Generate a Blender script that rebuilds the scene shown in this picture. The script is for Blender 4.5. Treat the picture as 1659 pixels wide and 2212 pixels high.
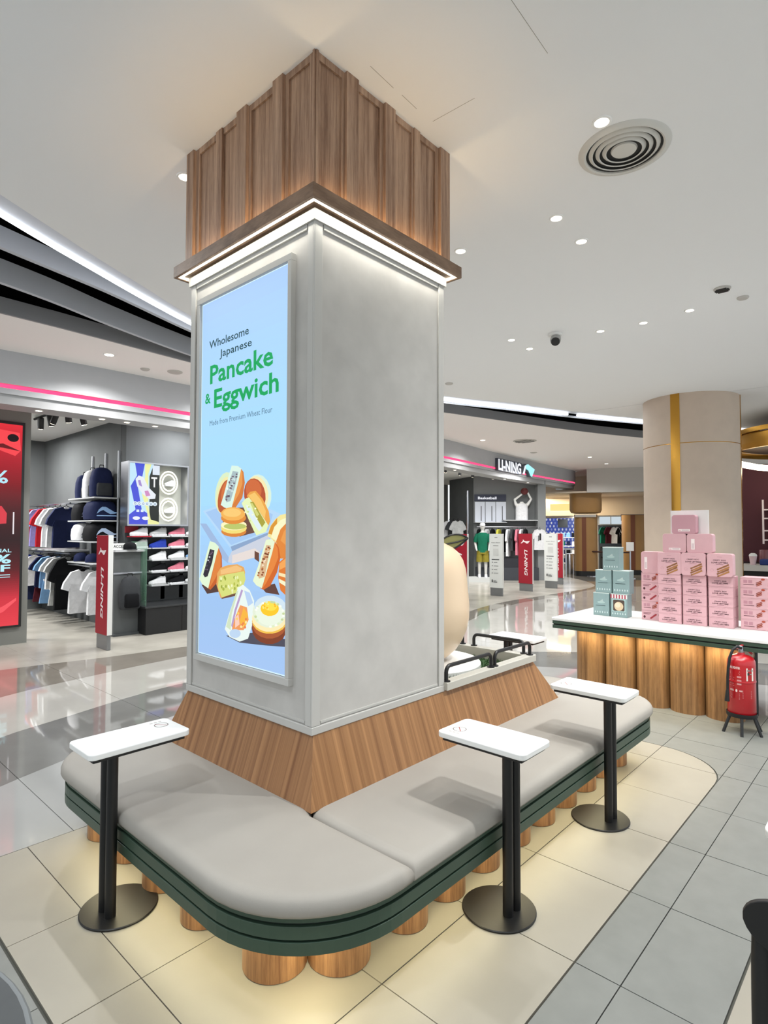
import bpy, math, random
from mathutils import Vector, Matrix
random.seed(7)
sc = bpy.context.scene
for o in list(bpy.data.objects): bpy.data.objects.remove(o)
COL = sc.collection
PI = math.pi
cos, sin, rad = math.cos, math.sin, math.radians

# ------------------------------------------------------------------ camera
F_PX, YAW, PITCH, ROLL = 1250.84, rad(42.4866), rad(1.8548), rad(0.1307)
fw = Vector((cos(YAW)*cos(PITCH), sin(YAW)*cos(PITCH), sin(PITCH)))
r0 = fw.cross(Vector((0, 0, 1))).normalized(); u0 = r0.cross(fw)
RR = cos(ROLL)*r0 + sin(ROLL)*u0
UU = -sin(ROLL)*r0 + cos(ROLL)*u0
cam = bpy.data.cameras.new('camera'); camo = bpy.data.objects.new('camera', cam); COL.objects.link(camo)
cam.sensor_fit = 'HORIZONTAL'; cam.sensor_width = 36.0; cam.lens = 36.0*F_PX/1659.0
cam.clip_start = 0.05; cam.clip_end = 200
m = Matrix((RR, UU, -fw)).transposed().to_4x4(); m.translation = (0, 0, 1.6)
camo.matrix_world = m
sc.camera = camo
# ------------------------------------------------------------------ world, exposure
sc.view_settings.view_transform = 'Standard'; sc.view_settings.look = 'None'
sc.view_settings.gamma = 1.0; sc.view_settings.use_curve_mapping = False
sc.view_settings.exposure = 0.07
w = bpy.data.worlds.new('mall_air'); sc.world = w; w.use_nodes = True
w.node_tree.nodes['Background'].inputs[0].default_value = (0.89, 0.955, 1.0, 1)
w.node_tree.nodes['Background'].inputs[1].default_value = 1.16
# ------------------------------------------------------------------ lights of the place, with added lamps
def area(loc, sx, sy, power, col=(1, .95, .86), rot=(0, 0, 0), shape='RECTANGLE', spread=PI):
    l = bpy.data.lights.new('lamp', 'AREA'); l.shape = shape; l.size = sx; l.size_y = sy
    l.energy = power; l.color = col; l.spread = spread
    o = bpy.data.objects.new('area_lamp', l); o.location = loc; o.rotation_euler = rot; COL.objects.link(o); return o
def spot(x, y, z, power, col=(1, .94, .85), ang=100, blend=.6, r=.04):
    l = bpy.data.lights.new('lamp', 'SPOT'); l.energy = power; l.color = col; l.spot_size = rad(ang); l.spot_blend = blend
    l.shadow_soft_size = r
    o = bpy.data.objects.new('spot_lamp', l); o.location = (x, y, z); COL.objects.link(o); return o
ZC = 3.78
DOWN = [  # x, y, label ; recessed downlights of the main ceiling (in view)
 (3.004, 1.185, 'warm recessed downlight beside the large round ceiling air vent'),
 (3.732, 1.796, 'upper lit downlight of the close pair right of the column top'),
 (4.161, 1.804, 'lower lit downlight of the close pair right of the column top'),
 (3.676, 2.564, 'lit downlight just right of the column wood ledge'),
 (5.80, 3.346, 'lit downlight, upper of the far pair left of the ceiling camera'),
 (6.226, 3.349, 'lit downlight, lower of the far pair left of the ceiling camera'),
 (6.191, 2.479, 'lit downlight next to the right of the ceiling camera'),
 (6.242, 2.046, 'lit downlight, middle of the row right of the ceiling camera'),
 (6.192, 1.59, 'lit downlight, last of the row toward the right edge'),
 (1.752, 3.275, 'lit downlight at the left edge of the column wood cladding')]
for x, y, t in DOWN: spot(x, y, ZC-.03, 56, (.98, .985, .98))
# unseen downlights added for even light; two placed from the table shadows
for x, y, p in ((1.0, 0.2, 70), (2.93, 0.33, 230), (4.1, .2, 150)): spot(x, y, ZC-.03, p, (.98, .985, .98), r=.02)
for x, y, p in ((-.57, 1.6, 135), (-0.5, 0.3, 30), (0.2, 3.1, 45)): spot(x, y, ZC-.03, p, (.86, .93, 1), r=.02)
for x, y in ((4.8, 0.0), (6.6, 0.2), (8.3, 2.0), (8.2, 3.9), (9.0, .6), (6.9, 4.6)): spot(x, y, ZC-.03, 120, (.98, .985, .97))  # extra spots added to brighten the round column and far ceiling
# concourse and shop lamps; spots without a fitting are added to brighten the concourse
for x, y in ((2.95, 7.34), (11.8, 7.5), (14.9, 7.7), (18.3, 7.6), (7.0, 7.2), (0.2, 7.2), (9.2, 7.0), (13.2, 6.3), (17, 5.6), (-1.5, 7.4), (4.9, 7.4)): spot(x, y, ZC-.03, 118, (1, .985, .97), 150)
for x, y, l, a_ in ((1.2, 4.66, 3.2, 30), (3.6, 5.78, 2.4, 24), (6.2, 6.0, 3, -8), (9.2, 5.0, 3.4, -27)): area((x, y, ZC-.02), l, .06, 42, (.92, .98, 1), (0, 0, rad(a_)))
for x, y, p in ((1.8, 10.6, 130), (3.0, 11.8, 110), (4.9, 8.75, 60), (13.6, 9.0, 110), (15.2, 8.2, 60), (12.4, 10.6, 90)):
    area((x, y, 3.36), .5, .5, p*.95, (1, .99, .97))

# ------------------------------------------------------------------ materials
def hexl(h):
    h = h.lstrip('#'); c = [int(h[i:i+2], 16)/255 for i in (0, 2, 4)]
    return tuple((v/12.92 if v <= .04045 else ((v+.055)/1.055)**2.4) for v in c)+(1,)
MATS = {}
def mat(name, col, rough=.5, metal=0, emit=None, es=1, spec=.5, alpha=1, trans=0, bump=0, bscale=200, var=0, vscale=6, coat=0):
    if name in MATS: return MATS[name]
    mt = bpy.data.materials.new(name); mt.use_nodes = True; nt = mt.node_tree; b = nt.nodes['Principled BSDF']
    c = hexl(col) if isinstance(col, str) else tuple(col)+(1,)
    b.inputs['Base Color'].default_value = c; b.inputs['Roughness'].default_value = rough; b.inputs['Metallic'].default_value = metal
    b.inputs['Specular IOR Level'].default_value = spec; b.inputs['Alpha'].default_value = alpha
    b.inputs['Transmission Weight'].default_value = trans; b.inputs['Coat Weight'].default_value = coat
    if emit:
        b.inputs['Emission Color'].default_value = hexl(emit); b.inputs['Emission Strength'].default_value = es
    tc = nt.nodes.new('ShaderNodeTexCoord')
    if var:
        n = nt.nodes.new('ShaderNodeTexNoise'); n.inputs['Scale'].default_value = vscale; n.inputs['Detail'].default_value = 6
        nt.links.new(tc.outputs['Object'], n.inputs['Vector'])
        mx = nt.nodes.new('ShaderNodeMix'); mx.data_type = 'RGBA'
        mx.inputs[6].default_value = tuple(max(0, v*(1-var)) for v in c[:3])+(1,); mx.inputs[7].default_value = tuple(min(1, v*(1+var)) for v in c[:3])+(1,)
        rp = nt.nodes.new('ShaderNodeMapRange'); rp.inputs[1].default_value = .3; rp.inputs[2].default_value = .7
        nt.links.new(n.outputs['Fac'], rp.inputs[0]); nt.links.new(rp.outputs[0], mx.inputs[0]); nt.links.new(mx.outputs[2], b.inputs['Base Color'])
    if bump:
        n = nt.nodes.new('ShaderNodeTexNoise'); n.inputs['Scale'].default_value = bscale; n.inputs['Detail'].default_value = 3
        nt.links.new(tc.outputs['Object'], n.inputs['Vector'])
        bp = nt.nodes.new('ShaderNodeBump'); bp.inputs['Strength'].default_value = bump; bp.inputs['Distance'].default_value = .002
        nt.links.new(n.outputs['Fac'], bp.inputs['Height']); nt.links.new(bp.outputs[0], b.inputs['Normal'])
    MATS[name] = mt; return mt
def wood(name, light, dark, sx, sy, sz=.6, rough=.45, spec=.35):
    """streaky veneer: narrow streaks across x / y, long along z"""
    mt = bpy.data.materials.new(name); mt.use_nodes = True; nt = mt.node_tree; b = nt.nodes['Principled BSDF']
    b.inputs['Roughness'].default_value = rough; b.inputs['Specular IOR Level'].default_value = spec
    tc = nt.nodes.new('ShaderNodeTexCoord'); L = nt.links.new
    def nz(kx, ky, kz, det, sc_):
        mp = nt.nodes.new('ShaderNodeMapping'); mp.inputs['Scale'].default_value = (kx, ky, kz); L(tc.outputs['Object'], mp.inputs['Vector'])
        n = nt.nodes.new('ShaderNodeTexNoise'); n.inputs['Scale'].default_value = sc_; n.inputs['Detail'].default_value = det; n.inputs['Roughness'].default_value = .6
        L(mp.outputs[0], n.inputs['Vector']); return n
    a = nz(sx, sy, sz*.35, 2, 11); c = nz(sx, sy, sz, 5, 55)
    ad = nt.nodes.new('ShaderNodeMath'); ad.operation = 'MULTIPLY_ADD'; ad.inputs[1].default_value = .45
    L(c.outputs['Fac'], ad.inputs[0]); L(a.outputs['Fac'], ad.inputs[2])
    rp = nt.nodes.new('ShaderNodeValToRGB'); e = rp.color_ramp.elements
    e[0].position = .5; e[0].color = hexl(dark); e[1].position = .95; e[1].color = hexl(light)
    L(ad.outputs[0], rp.inputs[0]); L(rp.outputs[0], b.inputs['Base Color'])
    bp = nt.nodes.new('ShaderNodeBump'); bp.inputs['Strength'].default_value = .12; bp.inputs['Distance'].default_value = .001
    L(c.outputs['Fac'], bp.inputs['Height']); L(bp.outputs[0], b.inputs['Normal'])
    MATS[name] = mt; return mt
def emis(name, col, s):
    if name in MATS: return MATS[name]
    mt = bpy.data.materials.new(name); mt.use_nodes = True; nt = mt.node_tree; nt.nodes.clear()
    e = nt.nodes.new('ShaderNodeEmission'); e.inputs[0].default_value = hexl(col); e.inputs[1].default_value = s
    o = nt.nodes.new('ShaderNodeOutputMaterial'); nt.links.new(e.outputs[0], o.inputs[0]); MATS[name] = mt; return mt
def print_mat(name, glow=0, rough=.5):
    """flat print: colour comes from the printed shapes"""
    if name in MATS: return MATS[name]
    mt = bpy.data.materials.new(name); mt.use_nodes = True; nt = mt.node_tree; b = nt.nodes['Principled BSDF']
    at = nt.nodes.new('ShaderNodeAttribute'); at.attribute_name = 'ink'
    nt.links.new(at.outputs['Color'], b.inputs['Base Color']); b.inputs['Roughness'].default_value = rough
    if glow:
        b.inputs['Specular IOR Level'].default_value = .08
        nt.links.new(at.outputs['Color'], b.inputs['Emission Color']); b.inputs['Emission Strength'].default_value = glow
        b.inputs['Base Color'].default_value = (.02, .02, .02, 1)
        for l in list(nt.links):
            if l.to_socket == b.inputs['Base Color']: nt.links.remove(l)
    MATS[name] = mt; return mt

# ------------------------------------------------------------------ mesh helpers
def offset_of(o):
    v = Vector((0, 0, 0))
    while o: v += o.location; o = o.parent
    return v
class MB:
    def __init__(s): s.v = []; s.f = []; s.c = []
    def face(s, pts, col=None):
        n = len(s.v); s.v += [tuple(p) for p in pts]; s.f.append(tuple(range(n, n+len(pts)))); s.c.append(col)
    def grid(s, rings, closed=True, cap0=True, cap1=True):
        n = len(s.v); k = len(rings[0])
        for r in rings: s.v += [tuple(p) for p in r]
        for i in range(len(rings)-1):
            for j in range(k if closed else k-1):
                a = n+i*k+j; b = n+i*k+(j+1) % k
                s.f.append((a, b, b+k, a+k)); s.c.append(None)
        if cap0: s.f.append(tuple(n+j for j in reversed(range(k)))); s.c.append(None)
        if cap1: s.f.append(tuple(n+(len(rings)-1)*k+j for j in range(k))); s.c.append(None)
    def box(s, x0, x1, y0, y1, z0, z1):
        s.grid([[(x0, y0, z), (x1, y0, z), (x1, y1, z), (x0, y1, z)] for z in (z0, z1)])
    def obox(s, c, hx, hy, hz, a=0):
        ca, sa = cos(a), sin(a)
        P = lambda x, y, z: (c[0]+x*ca-y*sa, c[1]+x*sa+y*ca, c[2]+z)
        s.grid([[P(-hx, -hy, z), P(hx, -hy, z), P(hx, hy, z), P(-hx, hy, z)] for z in (-hz, hz)])
    def prism(s, pts, z0, z1):
        s.grid([[(p[0], p[1], z0) for p in pts], [(p[0], p[1], z1) for p in pts]])
    def slab(s, O, U, V, N, pts, t0, t1):
        O, U, V, N = Vector(O), Vector(U), Vector(V), Vector(N)
        s.grid([[O+U*p[0]+V*p[1]+N*t for p in pts] for t in (t0, t1)])
    def tube(s, path, r, n=10, closed=False, cap=True):
        P = [Vector(p) for p in path]; rs = r if isinstance(r, (list, tuple)) else [r]*len(P)
        rings = []; prev = None
        for i, p in enumerate(P):
            if closed: t = (P[(i+1) % len(P)]-P[i-1])
            else: t = P[min(i+1, len(P)-1)]-P[max(i-1, 0)]
            t.normalize()
            if prev is None:
                a = Vector((0, 0, 1)) if abs(t.z) < .9 else Vector((1, 0, 0)); x = t.cross(a).normalized()
            else: x = (prev-t*prev.dot(t)).normalized()
            prev = x; y = t.cross(x)
            rings.append([p+(x*cos(2*PI*k/n)+y*sin(2*PI*k/n))*rs[i] for k in range(n)])
        if closed: rings.append(rings[0]); s.grid(rings, cap0=False, cap1=False)
        else: s.grid(rings, cap0=cap, cap1=cap)
    def lathe(s, prof, c=(0, 0, 0), n=24, cap=True):
        s.grid([[(c[0]+r*cos(2*PI*k/n), c[1]+r*sin(2*PI*k/n), c[2]+z) for k in range(n)] for r, z in prof], cap0=cap, cap1=cap)
    def ell(s, c, rx, ry, rz, n=14, k=8):
        s.lathe2([(sin(PI*i/k), -cos(PI*i/k)) for i in range(k+1)], c, rx, ry, rz, n)
    def lathe2(s, prof, c, rx, ry, rz, n):
        s.grid([[(c[0]+max(r, .02)*rx*cos(2*PI*j/n), c[1]+max(r, .02)*ry*sin(2*PI*j/n), c[2]+z*rz) for j in range(n)] for r, z in prof])
    def loft(s, st, n=20, p=.5):
        """stations (z, rx, ry, cx, cy): super-elliptic cross-sections stacked in z"""
        rings = []
        for z, rx, ry, cx, cy in st:
            ring = []
            for k in range(n):
                a = 2*PI*k/n; c_, s_ = cos(a), sin(a)
                ring.append((cx+rx*math.copysign(abs(c_)**p, c_), cy+ry*math.copysign(abs(s_)**p, s_), z))
            rings.append(ring)
        s.grid(rings)
    def build(s, name, mt, parent=None, smooth=False, bevel=0, seg=2, local=False, sub=0, solid=0):
        me = bpy.data.meshes.new(name)
        off = Vector((0, 0, 0)) if (parent is None or local) else offset_of(parent)
        me.from_pydata([(a-off.x, b-off.y, c-off.z) for a, b, c in s.v], [], s.f); me.update()
        if any(c is not None for c in s.c):
            at = me.color_attributes.new('ink', 'FLOAT_COLOR', 'CORNER'); i = 0
            for f, c in zip(s.f, s.c):
                for _ in f: at.data[i].color = hexl(c) if isinstance(c, str) else (c or (1, 1, 1, 1)); i += 1
        me.materials.append(mt)
        if smooth:
            me.polygons.foreach_set('use_smooth', [True]*len(me.polygons))
            try: me.set_sharp_from_angle(angle=rad(40))
            except Exception: pass
        o = bpy.data.objects.new(name, me); COL.objects.link(o)
        if parent: o.parent = parent
        if bevel:
            b = o.modifiers.new('edge', 'BEVEL'); b.width = bevel; b.segments = seg; b.limit_method = 'ANGLE'; b.angle_limit = rad(40)
        if sub:
            b = o.modifiers.new('sub', 'SUBSURF'); b.levels = sub; b.render_levels = sub
        return o
def tag(o, label, cat, group=None):
    o['label'] = label; o['category'] = cat
    if group: o['group'] = group
    return o
def thing(name, label, cat, loc=(0, 0, 0), group=None, rz=0):
    o = bpy.data.objects.new(name, None); o.empty_display_size = .05; COL.objects.link(o); o.location = loc; o.rotation_euler = (0, 0, rz)
    return tag(o, label, cat, group)
def struct(name, mb, mt, parent=None, **k):
    o = mb.build(name, mt, parent, **k)
    if parent is None: o['kind'] = 'structure'
    return o
def dup(root, loc, rz, label, group=None, mats=None):
    r = root.copy(); COL.objects.link(r); r.location = loc; r.rotation_euler = (0, 0, rz); r['label'] = label
    if group: r['group'] = group
    for ch in list(root.children):
        c = ch.copy(); COL.objects.link(c); c.parent = r
        for g in list(ch.children):
            d = g.copy(); COL.objects.link(d); d.parent = c
    return r
def recolor(o, child, mt):
    """give one part of a copied thing its own colour"""
    for c in o.children:
        if c.name.split('.')[0] == child:
            c.data = c.data.copy(); c.data.materials[0] = mt
def rrect(x0, x1, y0, y1, r, n=6):
    rs = r if isinstance(r, (list, tuple)) else (r,)*4
    out = []
    for (cx, cy, a0), q in zip(((x0, y0, 180), (x1, y0, 270), (x1, y1, 0), (x0, y1, 90)), rs):
        sx = 1 if cx == x0 else -1; sy = 1 if cy == y0 else -1
        if q < 1e-4: out.append((cx, cy)); continue
        for i in range(n+1):
            a = rad(a0+90*i/n); out.append((cx+sx*q+q*cos(a), cy+sy*q+q*sin(a)))
    return out
def inset(pts, d):
    """move a counter-clockwise outline inward by d"""
    n = len(pts); out = []
    for i in range(n):
        a, b, c = Vector(pts[i-1]), Vector(pts[i]), Vector(pts[(i+1) % n])
        e1 = (b-a).normalized(); e2 = (c-b).normalized()
        n1 = Vector((-e1.y, e1.x)); n2 = Vector((-e2.y, e2.x)); h = (n1+n2)
        h = h/(max(.3, 1+n1.dot(n2)))
        out.append((b.x+h.x*d, b.y+h.y*d))
    return out
def pad(mb, pts, prof):
    rings = [[(x, y, z) for x, y in inset(pts, d)] for d, z in prof]
    mb.grid(rings)
def clip_rect(poly, x0, x1, y0, y1):
    def cl(ps, ins, inter):
        out = []
        for i in range(len(ps)):
            a, b = ps[i-1], ps[i]
            if ins(b):
                if not ins(a): out.append(inter(a, b))
                out.append(b)
            elif ins(a): out.append(inter(a, b))
        return out
    def ix(v): return lambda a, b: (v, a[1]+(b[1]-a[1])*(v-a[0])/(b[0]-a[0]))
    def iy(v): return lambda a, b: (a[0]+(b[0]-a[0])*(v-a[1])/(b[1]-a[1]), v)
    for ins, it in ((lambda p: p[0] >= x0, ix(x0)), (lambda p: p[0] <= x1, ix(x1)), (lambda p: p[1] >= y0, iy(y0)), (lambda p: p[1] <= y1, iy(y1))):
        if poly: poly = cl(poly, ins, it)
    out = []
    for p in poly:
        if not out or abs(p[0]-out[-1][0])+abs(p[1]-out[-1][1]) > 1e-5: out.append(p)
    return out
def spl(pts, x):
    """smooth curve y(x) through points"""
    if x <= pts[0][0]: i = 0
    elif x >= pts[-1][0]: i = len(pts)-2
    else: i = max(k for k in range(len(pts)-1) if pts[k][0] <= x)
    p1, p2 = pts[i], pts[i+1]; p0 = pts[i-1] if i > 0 else p1; p3 = pts[i+2] if i+2 < len(pts) else p2
    t = (x-p1[0])/(p2[0]-p1[0]); t = max(-3, min(3, t))
    if t < 0 or t > 1: return p1[1]+(p2[1]-p1[1])*t
    m1 = (p2[1]-p0[1])/(p2[0]-p0[0])*(p2[0]-p1[0]); m2 = (p3[1]-p1[1])/(p3[0]-p1[0])*(p2[0]-p1[0])
    return (2*t**3-3*t*t+1)*p1[1]+(t**3-2*t*t+t)*m1+(-2*t**3+3*t*t)*p2[1]+(t**3-t*t)*m2

_glyph = {}
def glyphs(txt, bold=0.0, shear=0.0):
    k = (txt, bold, shear)
    if k in _glyph: return _glyph[k]
    cu = bpy.data.curves.new('t', 'FONT'); cu.body = txt; cu.size = 1; cu.offset = bold; cu.shear = shear; cu.resolution_u = 2
    ob = bpy.data.objects.new('t', cu); me = ob.to_mesh()
    vs = [(v.co.x, v.co.y) for v in me.vertices]; fs = [tuple(p.vertices) for p in me.polygons]
    ob.to_mesh_clear(); bpy.data.objects.remove(ob); bpy.data.curves.remove(cu)
    if not vs: vs = [(0, 0), (1, 0), (1, 1)]; fs = [(0, 1, 2)]
    _glyph[k] = (vs, fs); return _glyph[k]
class Art:
    """flat print laid on a panel: O origin, U right, V up, N out"""
    def __init__(s, O, U, V, N, step=.00008):
        s.O, s.U, s.V, s.N = Vector(O), Vector(U), Vector(V), Vector(N); s.m = MB(); s.h = 0; s.step = step
    def P(s, u, v): return s.O+s.U*u+s.V*v+s.N*s.h
    def poly(s, pts, col): s.h += s.step; s.m.face([s.P(*p) for p in pts], col)
    def rect(s, u0, u1, v0, v1, col): s.poly([(u0, v0), (u1, v0), (u1, v1), (u0, v1)], col)
    def ell(s, u, v, ru, rv, col, n=20, rot=0):
        s.poly([(u+ru*cos(2*PI*i/n)*cos(rot)-rv*sin(2*PI*i/n)*sin(rot), v+ru*cos(2*PI*i/n)*sin(rot)+rv*sin(2*PI*i/n)*cos(rot)) for i in range(n)], col)
    def ring(s, u, v, r0, r1, col, n=24):
        s.h += s.step
        for i in range(n):
            a, b = 2*PI*i/n, 2*PI*(i+1)/n
            s.m.face([s.P(u+r0*cos(a), v+r0*sin(a)), s.P(u+r1*cos(a), v+r1*sin(a)), s.P(u+r1*cos(b), v+r1*sin(b)), s.P(u+r0*cos(b), v+r0*sin(b))], col)
    def text(s, txt, u, v, w, h, col, bold=0.0, shear=0.0, rot=0):
        """w: full width, h: capital height"""
        s.h += s.step; vs, fs = glyphs(txt, bold, shear)
        x0 = min(a for a, b in vs); x1 = max(a for a, b in vs); kx = w/(x1-x0); ky = h/.73
        c_, s_ = cos(rot), sin(rot)
        q = [((a-x0)*kx, b*ky) for a, b in vs]
        for f in fs: s.m.face([s.P(u+q[i][0]*c_-q[i][1]*s_, v+q[i][0]*s_+q[i][1]*c_) for i in f], col)
    def build(s, name, mt, parent, local=False): return s.m.build(name, mt, parent, local=local)

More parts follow.
